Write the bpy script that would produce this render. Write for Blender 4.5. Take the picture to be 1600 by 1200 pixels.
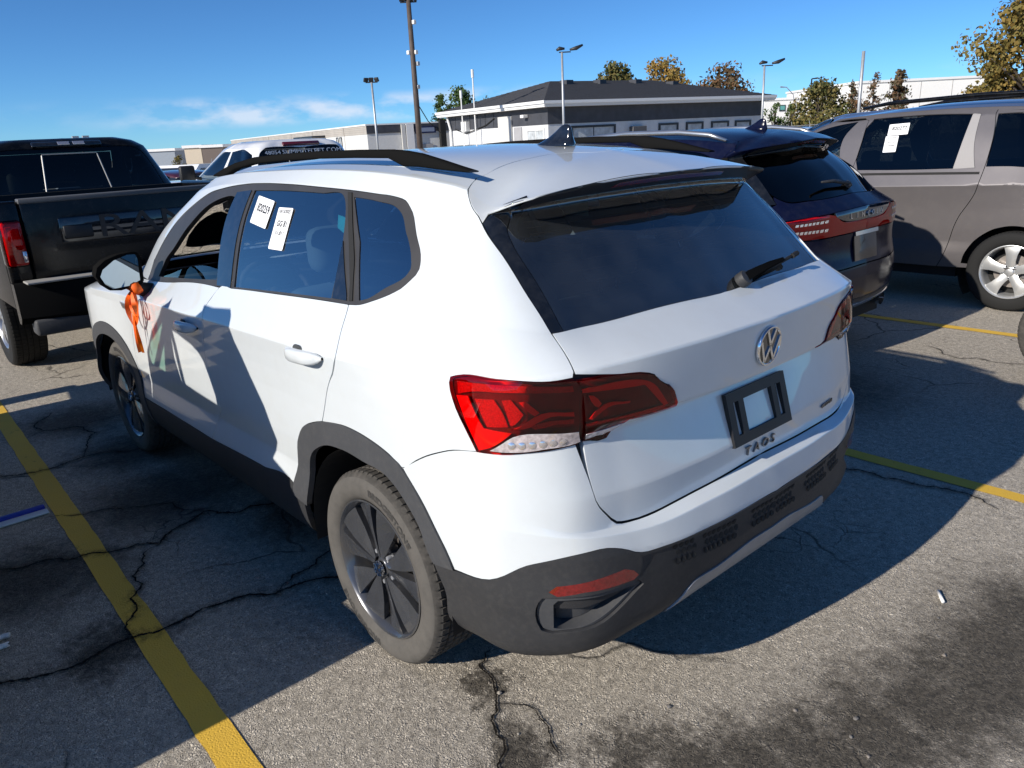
import bpy, bmesh, math, random
import numpy as np
from mathutils import Vector, Matrix
from mathutils.geometry import delaunay_2d_cdt
random.seed(7); rng = np.random.default_rng(7)
for o in list(bpy.data.objects): bpy.data.objects.remove(o)
scn = bpy.context.scene
R = math.radians
# ---------------------------------------------------------------- camera (x = towards the parked cars' noses, y = left, z = up)
cam_d = bpy.data.cameras.new('camera'); cam = bpy.data.objects.new('camera', cam_d); scn.collection.objects.link(cam)
cam_d.sensor_width = 36; cam_d.lens = 36*1195.0081/1600; cam_d.clip_start = .05; cam_d.clip_end = 3000
def cam_axes(yaw, pitch, roll):
    f = Vector((math.cos(yaw)*math.cos(pitch), math.sin(yaw)*math.cos(pitch), -math.sin(pitch)))
    r = Vector((math.sin(yaw), -math.cos(yaw), 0)); u = r.cross(f)
    return math.cos(roll)*r+math.sin(roll)*u, -math.sin(roll)*r+math.cos(roll)*u, f
_r, _u, _f = cam_axes(R(-40.9027), R(17.9652), R(-2.8158))
cam.matrix_world = Matrix(((_r.x, _u.x, -_f.x, -1.9881), (_r.y, _u.y, -_f.y, 1.9760), (_r.z, _u.z, -_f.z, 1.6752), (0, 0, 0, 1)))
scn.camera = cam
# ---------------------------------------------------------------- sky, sun, exposure
SUN_TO = Vector((-.06, -1.0, -.51)).normalized()               # direction the sunlight travels
SUN_EL = math.asin(-SUN_TO.z); SUN_AZ = math.atan2(-SUN_TO.y, -SUN_TO.x)
world = bpy.data.worlds.new('World'); scn.world = world; world.use_nodes = True
wn, wl = world.node_tree.nodes, world.node_tree.links
wn.clear()
sky = wn.new('ShaderNodeTexSky'); sky.sky_type = 'NISHITA'; sky.sun_disc = False
sky.sun_elevation = SUN_EL; sky.sun_rotation = math.pi/2-SUN_AZ
sky.altitude = 100; sky.air_density = .62; sky.dust_density = .0; sky.ozone_density = 4.0
bg = wn.new('ShaderNodeBackground'); bg.inputs[1].default_value = .078
wo = wn.new('ShaderNodeOutputWorld')
# a bank of small fair-weather clouds low over the horizon
tc = wn.new('ShaderNodeTexCoord'); sep = wn.new('ShaderNodeSeparateXYZ'); wl.new(tc.outputs['Generated'], sep.inputs[0])
mp = wn.new('ShaderNodeMapping'); mp.inputs['Scale'].default_value = (13, 13, 34); mp.inputs['Location'].default_value = (1.7, .4, 0); wl.new(tc.outputs['Generated'], mp.inputs[0])
nz = wn.new('ShaderNodeTexNoise'); nz.inputs['Scale'].default_value = 1.0; nz.inputs['Detail'].default_value = 5; nz.inputs['Roughness'].default_value = .55; wl.new(mp.outputs[0], nz.inputs[0])
cr = wn.new('ShaderNodeMapRange'); cr.inputs[1].default_value = .42; cr.inputs[2].default_value = .62; wl.new(nz.outputs[0], cr.inputs[0])
b1 = wn.new('ShaderNodeMapRange'); b1.interpolation_type = 'SMOOTHSTEP'; b1.inputs[1].default_value = .020; b1.inputs[2].default_value = .034; wl.new(sep.outputs[2], b1.inputs[0])
b2 = wn.new('ShaderNodeMapRange'); b2.interpolation_type = 'SMOOTHSTEP'; b2.inputs[1].default_value = .062; b2.inputs[2].default_value = .045; wl.new(sep.outputs[2], b2.inputs[0])
m1 = wn.new('ShaderNodeMath'); m1.operation = 'MULTIPLY'; wl.new(cr.outputs[0], m1.inputs[0]); wl.new(b1.outputs[0], m1.inputs[1])
m2 = wn.new('ShaderNodeMath'); m2.operation = 'MULTIPLY'; wl.new(m1.outputs[0], m2.inputs[0]); wl.new(b2.outputs[0], m2.inputs[1])
m3 = wn.new('ShaderNodeMath'); m3.operation = 'MULTIPLY'; m3.inputs[1].default_value = .6; wl.new(m2.outputs[0], m3.inputs[0])
bd = wn.new('ShaderNodeVectorMath'); bd.operation = 'DOT_PRODUCT'; bd.inputs[1].default_value = (math.cos(R(-31)), math.sin(R(-31)), 0); wl.new(tc.outputs['Generated'], bd.inputs[0])
bm_ = wn.new('ShaderNodeMapRange'); bm_.interpolation_type = 'SMOOTHSTEP'; bm_.inputs[1].default_value = .955; bm_.inputs[2].default_value = .99; bm_.inputs[3].default_value = .12; bm_.inputs[4].default_value = 1; wl.new(bd.outputs['Value'], bm_.inputs[0])
m4 = wn.new('ShaderNodeMath'); m4.operation = 'MULTIPLY'; wl.new(m3.outputs[0], m4.inputs[0]); wl.new(bm_.outputs[0], m4.inputs[1])
cm = wn.new('ShaderNodeMixRGB'); cm.inputs[2].default_value = (7.6, 7.7, 8.4, 1); wl.new(m4.outputs[0], cm.inputs[0])
wb = wn.new('ShaderNodeMixRGB'); wb.blend_type = 'MULTIPLY'; wb.inputs[0].default_value = 1; wb.inputs[2].default_value = (.50, .84, 1.08, 1); wl.new(sky.outputs[0], wb.inputs[1]); wl.new(wb.outputs[0], cm.inputs[1])   # camera white balance of the sky
wl.new(cm.outputs[0], bg.inputs[0]); wl.new(bg.outputs[0], wo.inputs[0])
sun_d = bpy.data.lights.new('sun', 'SUN'); sun_d.energy = 3.9; sun_d.angle = R(.53); sun_d.color = (1.0, .93, .83)
sun = bpy.data.objects.new('sun', sun_d); scn.collection.objects.link(sun); sun.rotation_euler = SUN_TO.to_track_quat('-Z', 'Y').to_euler(); sun.location = (0, 10, 20)
scn.view_settings.view_transform = 'Standard'; scn.view_settings.look = 'None'; scn.view_settings.gamma = 1
scn.view_settings.use_curve_mapping = False; scn.view_settings.exposure = .6
scn.render.engine = 'CYCLES'; scn.cycles.max_bounces = 10; scn.cycles.transparent_max_bounces = 16
# ---------------------------------------------------------------- loft toolkit (numpy)
def spline_tab(P, knots, creases, sub):
    """P (n,k): smooth curve through the rows of P, broken at crease indices; returns (m,k) samples and their index parameter"""
    n = len(P); T = np.zeros((2, n, P.shape[1]))          # incoming / outgoing tangents
    for i in range(n):
        if 0 < i < n-1:
            h0, h1 = knots[i]-knots[i-1], knots[i+1]-knots[i]
            d0, d1 = (P[i]-P[i-1])/h0, (P[i+1]-P[i])/h1
            if i in creases: T[0, i], T[1, i] = d0, d1
            else: T[0, i] = T[1, i] = (h1*d0+h0*d1)/(h0+h1)
        else:
            j = 1 if i == 0 else n-2
            k0 = 0 if i == 0 else n-2
            T[:, i] = (P[k0+1]-P[k0])/(knots[k0+1]-knots[k0])
    out, par = [], []
    for i in range(n-1):
        h = knots[i+1]-knots[i]
        for s in np.arange(sub)/sub:
            a = 2*s**3-3*s**2+1; b = s**3-2*s**2+s; c = -2*s**3+3*s**2; d = s**3-s**2
            out.append(a*P[i]+b*h*T[1, i]+c*P[i+1]+d*h*T[0, i+1]); par.append(i+s)
    out.append(P[-1]); par.append(n-1.)
    return np.array(out), np.array(par)
class Loft:
    """tensor-product lofted skin; u = column index, v = row index (both real numbers)"""
    def __init__(self, C, crease_rows=(), crease_cols=(), sub=16):
        C = np.array(C, float); self.C = C; self.nv, self.nu = C.shape[:2]; self.sub = sub
        du = np.linalg.norm(np.diff(C, axis=1), axis=2).mean(0)+1e-3
        dv = np.linalg.norm(np.diff(C, axis=0), axis=2).mean(1)+1e-3
        ku = np.r_[0, np.cumsum(du)]; kv = np.r_[0, np.cumsum(dv)]
        A = np.stack([spline_tab(C[i], ku, crease_cols, sub)[0] for i in range(self.nv)])
        B = np.stack([spline_tab(A[:, j], kv, crease_rows, sub)[0] for j in range(A.shape[1])], 1)
        self.F = B                                            # (Nv,Nu,3)
        e = 1e-9
        gu = np.gradient(B, axis=1); gv = np.gradient(B, axis=0)
        N = np.cross(gu, gv); N /= np.linalg.norm(N, axis=2)[..., None]+e
        if np.median((N*(B-[1.0, 0, .7])).sum(2)) < 0: N = -N
        N[:, 0, 1] = 0; N[:, -1, 1] = 0; N[-1, :, 1] = 0
        N /= np.linalg.norm(N, axis=2)[..., None]+e; self.N = N
    def _bil(self, G, u, v):
        u = np.clip(np.asarray(u, float)*self.sub, 0, G.shape[1]-1.0001); v = np.clip(np.asarray(v, float)*self.sub, 0, G.shape[0]-1.0001)
        i = u.astype(int); j = v.astype(int); a = (u-i)[..., None]; b = (v-j)[..., None]
        return (G[j, i]*(1-a)+G[j, i+1]*a)*(1-b)+(G[j+1, i]*(1-a)+G[j+1, i+1]*a)*b
    def at(self, u, v): return self._bil(self.F, u, v)
    def nor(self, u, v):
        n = self._bil(self.N, u, v); return n/(np.linalg.norm(n, axis=-1)[..., None]+1e-9)

def taos_rows():
    """control net of the white SUV's half skin: 16 rows bottom to top, 16 columns nose to tail"""
    xs = [3.22, 2.3, 1.9, 1.3, .7, .1, -.25, -.45]            # side columns c3..c10
    # per row: side z front/rear, side y at the eight side columns, corner c11..c13, c14, c15 (x,y,z), nose x, nose z
    rows = [
     # z at x=2.3, z at x=-.45, y list
     (.20, .245, [.70,.80,.80,.80,.80,.80,.80,.77], [(-.60,.72,.27),(-.70,.62,.29),(-.76,.48,.32),(-.78,.3,.34),(-.79,0,.34)], 3.40,.22),
     (.29, .325, [.80,.872,.878,.878,.876,.873,.875,.86], [(-.64,.815,.315),(-.77,.70,.335),(-.83,.52,.37),(-.855,.3,.39),(-.865,0,.395)], 3.48,.30),
     (.42, .47, [.86,.905,.910,.910,.909,.905,.905,.90], [(-.655,.852,.47),(-.795,.735,.48),(-.86,.53,.51),(-.895,.3,.505),(-.905,0,.505)], 3.53,.42),
     (.545,.60, [.852,.897,.889,.887,.889,.906,.915,.907], [(-.65,.862,.62),(-.795,.745,.635),(-.865,.55,.63),(-.905,.3,.617),(-.915,0,.61)], 3.55,.55),
     (.65, .70, [.857,.900,.894,.892,.893,.907,.917,.908], [(-.65,.865,.72),(-.785,.752,.703),(-.852,.57,.682),(-.892,.3,.688),(-.902,0,.694)], 3.56,.64),
     (.74, .78, [.857,.900,.896,.893,.893,.905,.915,.906], [(-.65,.862,.76),(-.77,.755,.715),(-.814,.58,.693),(-.844,.3,.700),(-.850,0,.710)], 3.55,.72),
     (.82, .86, [.855,.900,.896,.893,.893,.902,.911,.903], [(-.65,.855,.82),(-.765,.75,.80),(-.815,.58,.79),(-.848,.3,.79),(-.856,0,.79)], 3.53,.79),
     (.89, .94, [.851,.900,.898,.896,.896,.901,.906,.898], [(-.645,.848,.925),(-.74,.745,.945),(-.775,.58,.95),(-.793,.3,.955),(-.800,0,.955)], 3.49,.86),
     (.935,1.01, [.845,.901,.901,.901,.901,.902,.903,.894], [(-.645,.842,1.0),(-.752,.742,.99),(-.805,.58,.985),(-.838,.3,.978),(-.848,0,.975)], 3.43,.91),
     (.975,1.085,[.845,.903,.906,.907,.907,.905,.900,.885], [(-.635,.832,1.11),(-.745,.735,1.125),(-.805,.58,1.135),(-.848,.3,1.14),(-.862,0,1.14)], 3.32,.96),
     (1.07,1.215,[.60,.735,.808,.845,.845,.838,.822,.803], [(-.545,.762,1.22),(-.635,.690,1.205),(-.665,.56,1.198),(-.695,.3,1.198),(-.705,0,1.2)], 2.74,1.09),
     (1.31,1.37, [.56,.705,.738,.755,.757,.750,.737,.72], [(-.415,.70,1.375),(-.475,.645,1.375),(-.51,.53,1.372),(-.548,.3,1.375),(-.56,0,1.38)], 2.30,1.36),
     (1.505,1.475,[.51,.655,.667,.672,.674,.668,.658,.648], [(-.345,.635,1.475),(-.385,.60,1.477),(-.405,.52,1.48),(-.43,.3,1.49),(-.44,0,1.495)], 1.84,1.555),
     (1.55,1.515,[.47,.61,.622,.625,.628,.625,.618,.612], [(-.375,.612,1.495),(-.45,.585,1.51),(-.50,.53,1.525),(-.535,.3,1.545),(-.545,0,1.553)], 1.66,1.595),
     (1.585,1.57,[.25,.34,.36,.38,.39,.39,.38,.37], [(-.27,.36,1.583),(-.32,.35,1.58),(-.36,.31,1.582),(-.37,.2,1.587),(-.38,0,1.592)], 1.40,1.612),
     (1.60,1.612,[0]*8, [(-.15,0,1.628),(-.18,0,1.625),(-.2,0,1.622),(-.22,0,1.62),(-.24,0,1.618)], 1.15,1.612),
    ]
    C = []
    for r, (zf, zr, ys, rear, nx, nz) in enumerate(rows):
        line = []
        xx = list(xs)
        if r == 9: xx = [3.05, 2.3, 1.9, 1.3, .7, .1, -.25, -.44]
        if r == 10: xx = [2.62, 2.45, 2.0, 1.35, .7, .1, -.2, -.40]
        if r == 11: xx = [2.20, 2.08, 1.72, 1.22, .65, .12, -.12, -.28]
        if r == 12: xx = [1.76, 1.66, 1.40, 1.05, .6, .14, -.08, -.21]
        if r == 13: xx = [1.60, 1.52, 1.28, .98, .55, .12, -.1, -.25]
        if r == 14: xx = [1.34, 1.28, 1.1, .85, .5, .12, -.05, -.17]
        if r == 15: xx = [1.1, 1.05, .92, .72, .45, .15, .02, -.1]
        n = 3
        w0 = .35 if r < 9 else .25
        y3 = ys[0]
        x3 = xx[0]
        line += [(nx, 0, nz), (nx-(nx-x3)*.12, y3*.48, nz), (nx-(nx-x3)*.42, y3*.82, nz)]
        for x, y in zip(xx, ys):
            t = (2.3-x)/2.75
            z = zf+(zr-zf)*t
            if r <= 9 and x > 2.3: z = zf+(nz-zf)*min(1, (x-2.3)/1.3)*.6
            if r in (9,): z = [.965,.985,1.0,1.018,1.034,1.052,1.072,1.09][xx.index(x)]
            if r == 10: z = [1.09,1.075,1.085,1.130,1.163,1.196,1.21,1.217][xx.index(x)]
            if r == 11: z = [1.34,1.31,1.345,1.365,1.375,1.38,1.378,1.375][xx.index(x)]
            if r == 12: z = [1.53,1.50,1.528,1.545,1.548,1.53,1.505,1.49][xx.index(x)]
            if r == 13: z = [1.58,1.562,1.578,1.588,1.594,1.582,1.562,1.54][xx.index(x)]
            if r == 14: z = [1.602,1.60,1.615,1.63,1.635,1.624,1.612,1.60][xx.index(x)]
            if r == 15: z = [1.615,1.618,1.63,1.642,1.65,1.645,1.638,1.632][xx.index(x)]
            line.append((x, y, z))
        line += rear
        C.append(line)
    return C
TAOS = Loft(taos_rows(), crease_rows=(3, 4, 5, 6, 7, 8, 9, 10, 12, 13))
# ---------------------------------------------------------------- end of loft toolkit
# outlines on the white SUV's skin, as (column, row) of its loft
UV = {
 'dlo': [(4.64,9.83),(4.47,10.3),(4.53,10.88),(4.57,11.44),(4.89,11.83),(5.35,11.92),(5.93,11.98),(6.78,11.98),(7.41,11.96),(7.71,11.96),(8.14,11.97),(8.59,11.99),(8.77,11.96),(8.9,11.84),(9.22,11.32),(9.41,10.84),(9.38,10.71),(9.06,10.46),(8.48,10.15),(8.28,10.08),(8.07,10.06),(7.82,10.07),(7.25,10.07),(6.58,10.05),(6.31,10.04),(5.6,10.02),(5.02,9.92)],
 'g_front': [(5.01,10.06),(5.0,10.38),(5.09,10.59),(5.18,11.04),(5.29,11.53),(5.52,11.69),(5.77,11.73),(5.93,11.69),(6.06,11.39),(6.3,10.15),(5.87,10.11),(5.35,10.09)],
 'g_rear': [(6.21,11.85),(6.83,11.86),(7.33,11.86),(7.64,11.85),(7.8,11.03),(7.84,10.12),(7.26,10.11),(6.6,10.08)],
 'g_quart': [(7.78,11.85),(8.16,11.84),(8.59,11.8),(8.74,11.7),(8.94,11.31),(9.15,10.85),(9.15,10.7),(9.02,10.58),(8.68,10.37),(8.38,10.18),(8.24,10.14)],
 'bpillar': [(5.85,11.81),(6.16,11.85),(6.56,10.06),(6.35,10.06)],
 'tri': [(7.81,11.02),(8.02,10.11),(7.86,10.12)],
 'seam_fd': [(4.37,9.73),(4.28,8.1),(4.13,6.07),(4.02,3.95),(4.11,2.37),(4.17,2.02)],
 'seam_dd': [(6.4,10.03),(6.31,9.69),(6.23,9.29),(6.21,8.4),(6.09,6.38),(6.11,4.79),(6.2,3.5),(6.0,2.14)],
 'seam_dq': [(8.08,10.06),(8.08,9.89),(8.07,9.57),(8.08,9.26),(8.09,9.05),(7.94,7.42),(7.85,6.08),(7.8,5.41)],
 'door_bot': [(4.04,2.11),(5.25,2.16),(6.0,2.14),(6.85,2.28),(7.36,2.3)],
 'sill_bot': [(3.94,0.56),(4.94,0.0),(6.25,0.06),(7.38,0.75)],
 'arch_out': [(7.34,2.22),(7.42,3.02),(7.47,3.99),(7.56,4.77),(7.7,5.24),(7.81,5.48),(8.05,5.74),(8.53,5.74),(8.87,5.51),(9.1,5.22),(9.52,4.32),(9.82,3.47),(10.1,2.58)],
 'arch_in': [(7.45,0.9),(7.54,2.35),(7.58,3.0),(7.62,3.64),(7.72,4.15),(7.82,4.49),(8.09,4.75),(8.44,4.73),(8.83,4.65),(9.07,4.17),(9.44,3.43),(9.6,2.74),(9.7,2.52)],
 'bl_top': [(9.7,2.5),(10.1,2.56),(10.72,2.63),(11.18,2.93),(11.52,3.09),(12.04,3.34),(12.41,3.42),(12.59,3.24),(12.76,2.95),(12.86,2.89),(13.16,2.87),(13.9,2.95),(14.68,3.01),(14.98,3.02)],
 'bl_bot': [(9.7,2.5),(9.84,1.97),(9.87,1.42),(9.75,0.81),(10.12,0.88),(10.71,1.21),(11.13,1.27),(11.38,1.29),(11.93,1.38),(12.53,1.23),(13.18,1.07),(13.83,1.35),(14.89,1.33)],
 'seam_bq': [(9.1,5.22),(9.45,5.7),(9.92,6.29),(10.21,6.62),(10.59,6.89)],
 'seam_t': [(12.14,9.95),(12.19,9.33),(12.17,9.01),(12.18,8.87)],
 'seam_t2': [(12.27,6.93),(12.38,6.29),(12.5,5.68),(12.62,5.3),(12.81,4.87),(12.94,4.65),(13.6,4.7),(14.29,4.72),(15.0,5.0)],
 'spo': [(9.92,13.32),(10.02,13.12),(10.29,12.78),(10.64,12.34),(11.06,11.8)],
 'seam_roof': [(9.92,13.32),(9.96,13.4),(10.05,13.78),(10.28,14.19),(11.29,14.67),(14.84,14.78)],
 'dtrim_out': [(11.06,11.79),(11.68,11.11),(12.0,10.44),(12.14,9.95)],
 'dtrim_in': [(12.44,9.98),(12.36,10.57),(12.14,11.33),(12.12,11.61),(12.3,11.81),(12.59,12.24)],
 'glass_low': [(12.44,9.98),(13.33,10.02),(14.13,10.04),(15.0,9.99)],
 'lamp': [(10.21,8.91),(10.23,9.04),(10.32,9.07),(11.01,9.01),(11.78,8.89),(12.18,8.86),(12.23,8.78),(12.27,8.11),(12.32,7.13),(12.24,6.94),(11.8,6.94),(11.22,6.99),(10.83,6.97),(10.61,6.91),(10.42,7.66),(10.25,8.43)],
 'lamp2': [(12.22,8.84),(12.8,8.8),(13.28,8.67),(13.34,8.62),(13.41,8.49),(13.64,8.04),(13.72,7.39),(13.06,7.85),(12.88,7.02),(12.36,6.97),(12.31,8.1),(12.28,8.54)],
 'reflector': [(11.55,2.5),(11.66,2.6),(12.58,2.65),(12.7,2.55),(12.77,2.39),(12.69,2.32),(12.04,2.44),(11.66,2.41)],
 'vent': [(11.39,2.29),(11.45,2.38),(11.7,2.38),(12.75,2.28),(12.84,2.09),(12.43,1.77),(12.25,1.68),(11.69,1.66),(11.53,1.65),(11.38,1.72),(11.33,1.88)],
 'vent_hole': [(11.6,2.2),(11.66,2.27),(11.77,2.27),(12.73,2.1),(12.41,1.86),(12.1,1.73),(11.69,1.7),(11.57,1.73)],
 'skid': [(13.25,1.0),(13.35,1.01),(13.68,1.53),(14.11,1.62),(14.37,1.72),(14.84,1.8)],
 'l_red': [(10.3,8.55),(10.48,8.58),(10.58,8.16),(10.7,7.75),(11.12,7.73),(10.79,7.14),(10.63,6.96),(10.45,7.74)],
 'l_top': [(10.32,8.96),(11.01,8.89),(12.14,8.75),(12.16,8.65),(11.01,8.72),(10.52,8.7),(10.32,8.6)],
 'l_clear': [(10.81,7.08),(11.15,7.62),(12.22,7.76),(12.3,6.98),(12.23,6.97),(11.65,7.0),(11.05,7.08)],
 'l_mesh': [(10.57,8.52),(10.85,8.55),(10.97,8.24),(11.05,7.92),(10.74,7.81)],
 'l_c1': [(11.25,8.51),(11.36,8.53),(11.59,8.3),(11.51,8.23),(11.42,8.3)],
 'l_c2': [(11.15,7.89),(11.62,8.28),(12.15,8.28),(12.16,8.2),(11.77,8.22),(11.51,8.07),(11.26,7.88)],
 'l_c3': [(10.96,8.54),(11.11,8.56),(11.32,8.25),(11.17,8.02),(11.09,7.96)],
 'l_low': [(11.41,8.01),(11.72,8.12),(12.16,8.14),(12.16,8.06),(11.77,8.04),(11.51,7.89)],
 'm_band': [(12.28,8.67),(13.22,8.58),(13.3,8.52),(13.54,8.04),(13.48,8.03),(13.24,8.49),(12.29,8.6)],
 'm_c': [(12.4,8.53),(12.48,8.51),(12.61,8.34),(12.56,8.28),(12.51,8.31)],
 'm_c2': [(12.39,8.11),(12.64,8.31),(13.07,8.27),(13.06,8.24),(12.72,8.25),(12.45,8.09)],
 'm_low': [(12.35,8.02),(13.05,8.02),(13.5,8.03),(13.61,7.38),(13.07,7.76),(12.38,7.82)],
 'm_clear': [(12.36,7.72),(12.97,7.57),(12.85,7.22),(12.39,6.98)],
}
TAOS.creases = (3, 4, 5, 6, 7, 8, 9, 10, 12, 13)
# ---------------------------------------------------------------- helpers
COL = scn.collection
def tag(o, label=None, cat=None, group=None, kind=None):
    for k, v in (('label', label), ('category', cat), ('group', group), ('kind', kind)):
        if v: o[k] = v
    return o
def empty(name, loc=(0, 0, 0), rz=0., parent=None):
    o = bpy.data.objects.new(name, None); COL.objects.link(o); o.location = loc; o.rotation_euler.z = rz
    o.empty_display_size = .2
    if parent: o.parent = parent
    return o
def mesh_obj(name, V, F, mat, parent=None, smooth=False, normals=None, loc=None):
    me = bpy.data.meshes.new(name); me.from_pydata([tuple(map(float, v)) for v in V], [], [tuple(map(int, f)) for f in F]); me.update()
    if mat: me.materials.append(mat)
    if smooth or normals is not None: me.polygons.foreach_set('use_smooth', [True]*len(me.polygons))
    if normals is not None: me.normals_split_custom_set_from_vertices([tuple(map(float, n)) for n in normals])
    o = bpy.data.objects.new(name, me); COL.objects.link(o)
    if loc is not None: o.location = loc
    if parent: o.parent = parent
    return o
def copy_tree(o, parent=None):
    c = o.copy(); COL.objects.link(c)
    if parent: c.parent = parent
    for ch in list(o.children): copy_tree(ch, c)
    return c
class MB:
    """collects simple shapes; build() links them as one mesh object"""
    def __init__(s): s.v = []; s.f = []
    def add(s, V, F):
        b = len(s.v); s.v += [tuple(v) for v in V]; s.f += [tuple(i+b for i in f) for f in F]; return s
    def box(s, x0, x1, y0, y1, z0, z1, M=None):
        V = [(x, y, z) for x in (x0, x1) for y in (y0, y1) for z in (z0, z1)]
        if M is not None: V = [tuple(M @ Vector(v)) for v in V]
        return s.add(V, [(0, 1, 3, 2), (4, 6, 7, 5), (0, 4, 5, 1), (2, 3, 7, 6), (0, 2, 6, 4), (1, 5, 7, 3)])
    def rbox(s, x0, x1, y0, y1, z0, z1, r=.01, seg=2, M=None):
        bm = bmesh.new(); bmesh.ops.create_cube(bm, size=1)
        for v in bm.verts: v.co = Vector(((x0+x1)/2+v.co.x*(x1-x0), (y0+y1)/2+v.co.y*(y1-y0), (z0+z1)/2+v.co.z*(z1-z0)))
        bmesh.ops.bevel(bm, geom=bm.edges[:], offset=r, segments=seg, profile=.5, affect='EDGES')
        bm.verts.index_update()
        V = [tuple((M @ v.co) if M is not None else v.co) for v in bm.verts]; F = [[v.index for v in f.verts] for f in bm.faces]
        bm.free(); return s.add(V, F)
    def tube(s, pts, r, n=8, cap=True):
        pts = [Vector(p) for p in pts]; rs = r if isinstance(r, (list, tuple)) else [r]*len(pts)
        V = []; F = []; prev = None
        for i, p in enumerate(pts):
            t = (pts[min(i+1, len(pts)-1)]-pts[max(i-1, 0)]).normalized()
            a = (prev-t*prev.dot(t)) if prev is not None else t.orthogonal()
            a.normalize(); prev = a; b = t.cross(a)
            V += [p+(a*math.cos(2*math.pi*k/n)+b*math.sin(2*math.pi*k/n))*rs[i] for k in range(n)]
        for i in range(len(pts)-1):
            for k in range(n): F.append((i*n+k, i*n+(k+1) % n, (i+1)*n+(k+1) % n, (i+1)*n+k))
        if cap: F += [tuple(range(n))[::-1], tuple(range((len(pts)-1)*n, len(pts)*n))]
        return s.add(V, F)
    def lathe(s, prof, n=32, M=None):
        """profile of (radius, height) about +z"""
        V = []; F = []
        for r, h in prof:
            for k in range(n):
                a = 2*math.pi*k/n; V.append(Vector((r*math.cos(a), r*math.sin(a), h)))
        for i in range(len(prof)-1):
            for k in range(n): F.append((i*n+k, i*n+(k+1) % n, (i+1)*n+(k+1) % n, (i+1)*n+k))
        if M is not None: V = [M @ v for v in V]
        return s.add(V, F)
    def prism(s, poly, z0, z1, M=None):
        n = len(poly); V = [Vector((x, y, z)) for z in (z0, z1) for x, y in poly]
        if M is not None: V = [M @ v for v in V]
        F = [tuple(range(n))[::-1], tuple(range(n, 2*n))]+[(i, (i+1) % n, n+(i+1) % n, n+i) for i in range(n)]
        return s.add(V, F)
    def mirror_y(s):
        b = len(s.v); s.v += [(x, -y, z) for x, y, z in s.v[:b]]; s.f += [tuple(i+b for i in f[::-1]) for f in s.f[:]]; return s
    def build(s, name, mat, parent=None, smooth=False, angle=None, loc=None):
        o = mesh_obj(name, s.v, s.f, mat, parent, smooth, loc=loc)
        if angle is not None:
            me = o.data; me.polygons.foreach_set('use_smooth', [True]*len(me.polygons)); me.set_sharp_from_angle(angle=R(angle))
        return o
def text_mesh(body, size=1., extrude=0., align='CENTER', bold=0.):
    cu = bpy.data.curves.new('txt', 'FONT'); cu.body = body; cu.size = size; cu.extrude = extrude; cu.align_x = align; cu.align_y = 'CENTER'; cu.resolution_u = 3; cu.offset = bold
    ob = bpy.data.objects.new('txt', cu); me = bpy.data.meshes.new_from_object(ob)
    V = [v.co.copy() for v in me.vertices]; F = [tuple(p.vertices) for p in me.polygons]
    bpy.data.objects.remove(ob); bpy.data.curves.remove(cu); bpy.data.meshes.remove(me)
    return V, F
def frame(o, xa, ya):
    """matrix whose local x, y run along xa, ya (z = normal) at point o"""
    xa = Vector(xa).normalized(); za = xa.cross(Vector(ya)).normalized(); ya = za.cross(xa); o = Vector(o)
    return Matrix(((xa.x, ya.x, za.x, o.x), (xa.y, ya.y, za.y, o.y), (xa.z, ya.z, za.z, o.z), (0, 0, 0, 1)))
# ---------------------------------------------------------------- trimmed panels on a loft
def pip(P, poly):
    P = np.asarray(P); x, y = P[:, 0], P[:, 1]; c = np.zeros(len(P), bool); n = len(poly)
    for i in range(n):
        x0, y0 = poly[i]; x1, y1 = poly[(i+1) % n]
        m = ((y0 > y) != (y1 > y)); d = (y1-y0) if abs(y1-y0) > 1e-12 else 1e-12
        c ^= m & (x < (x1-x0)*(y-y0)/d+x0)
    return c
def seg_dist(P, poly):
    P = np.asarray(P); D = np.full(len(P), 1e9)
    A = np.asarray(poly); B = np.roll(A, -1, 0)
    for a, b in zip(A, B):
        ab = b-a; t = np.clip(((P-a)@ab)/(ab@ab+1e-12), 0, 1); D = np.minimum(D, np.hypot(*(P-a-t[:, None]*ab).T))
    return D
def metric(S, uv):
    e = .02; u, v = uv[:, 0], uv[:, 1]
    Su = (S.at(u+e, v)-S.at(u-e, v))/(np.clip(u+e, 0, S.nu-1)-np.clip(u-e, 0, S.nu-1))[:, None]
    Sv = (S.at(u, v+e)-S.at(u, v-e))/(np.clip(v+e, 0, S.nv-1)-np.clip(v-e, 0, S.nv-1))[:, None]
    return Su, Sv
def round_loop(S, poly, step, corner=42, linear=False):
    P = np.array(poly, float); X = S.at(P[:, 0], P[:, 1]); n = len(P); out = []
    tan = []
    for i in range(n):
        a, b = X[i]-X[i-1], X[(i+1) % n]-X[i]
        ca = (a@b)/(np.linalg.norm(a)*np.linalg.norm(b)+1e-9)
        sharp = linear or ca < math.cos(R(corner)) or P[i][0] in (0, S.nu-1) or P[i][1] == S.nv-1; la, lb = np.linalg.norm(a)+1e-9, np.linalg.norm(b)+1e-9
        da, db = (P[i]-P[i-1])/la, (P[(i+1) % n]-P[i])/lb
        tan.append((da, db) if sharp else ((lb*da+la*db)/(la+lb),)*2)
    for i in range(n):
        j = (i+1) % n; L = np.linalg.norm(X[j]-X[i]); k = max(1, int(math.ceil(L/step)))
        if on_mid(S, P[[i, j]]).all(): k *= 6
        for s in np.arange(k)/k:
            out.append((2*s**3-3*s**2+1)*P[i]+(s**3-2*s**2+s)*L*tan[i][1]+(-2*s**3+3*s**2)*P[j]+(s**3-s**2)*L*tan[j][0])
    out = np.array(out); out[:, 0] = np.clip(out[:, 0], 0, S.nu-1); out[:, 1] = np.clip(out[:, 1], 0, S.nv-1)
    return out
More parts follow.
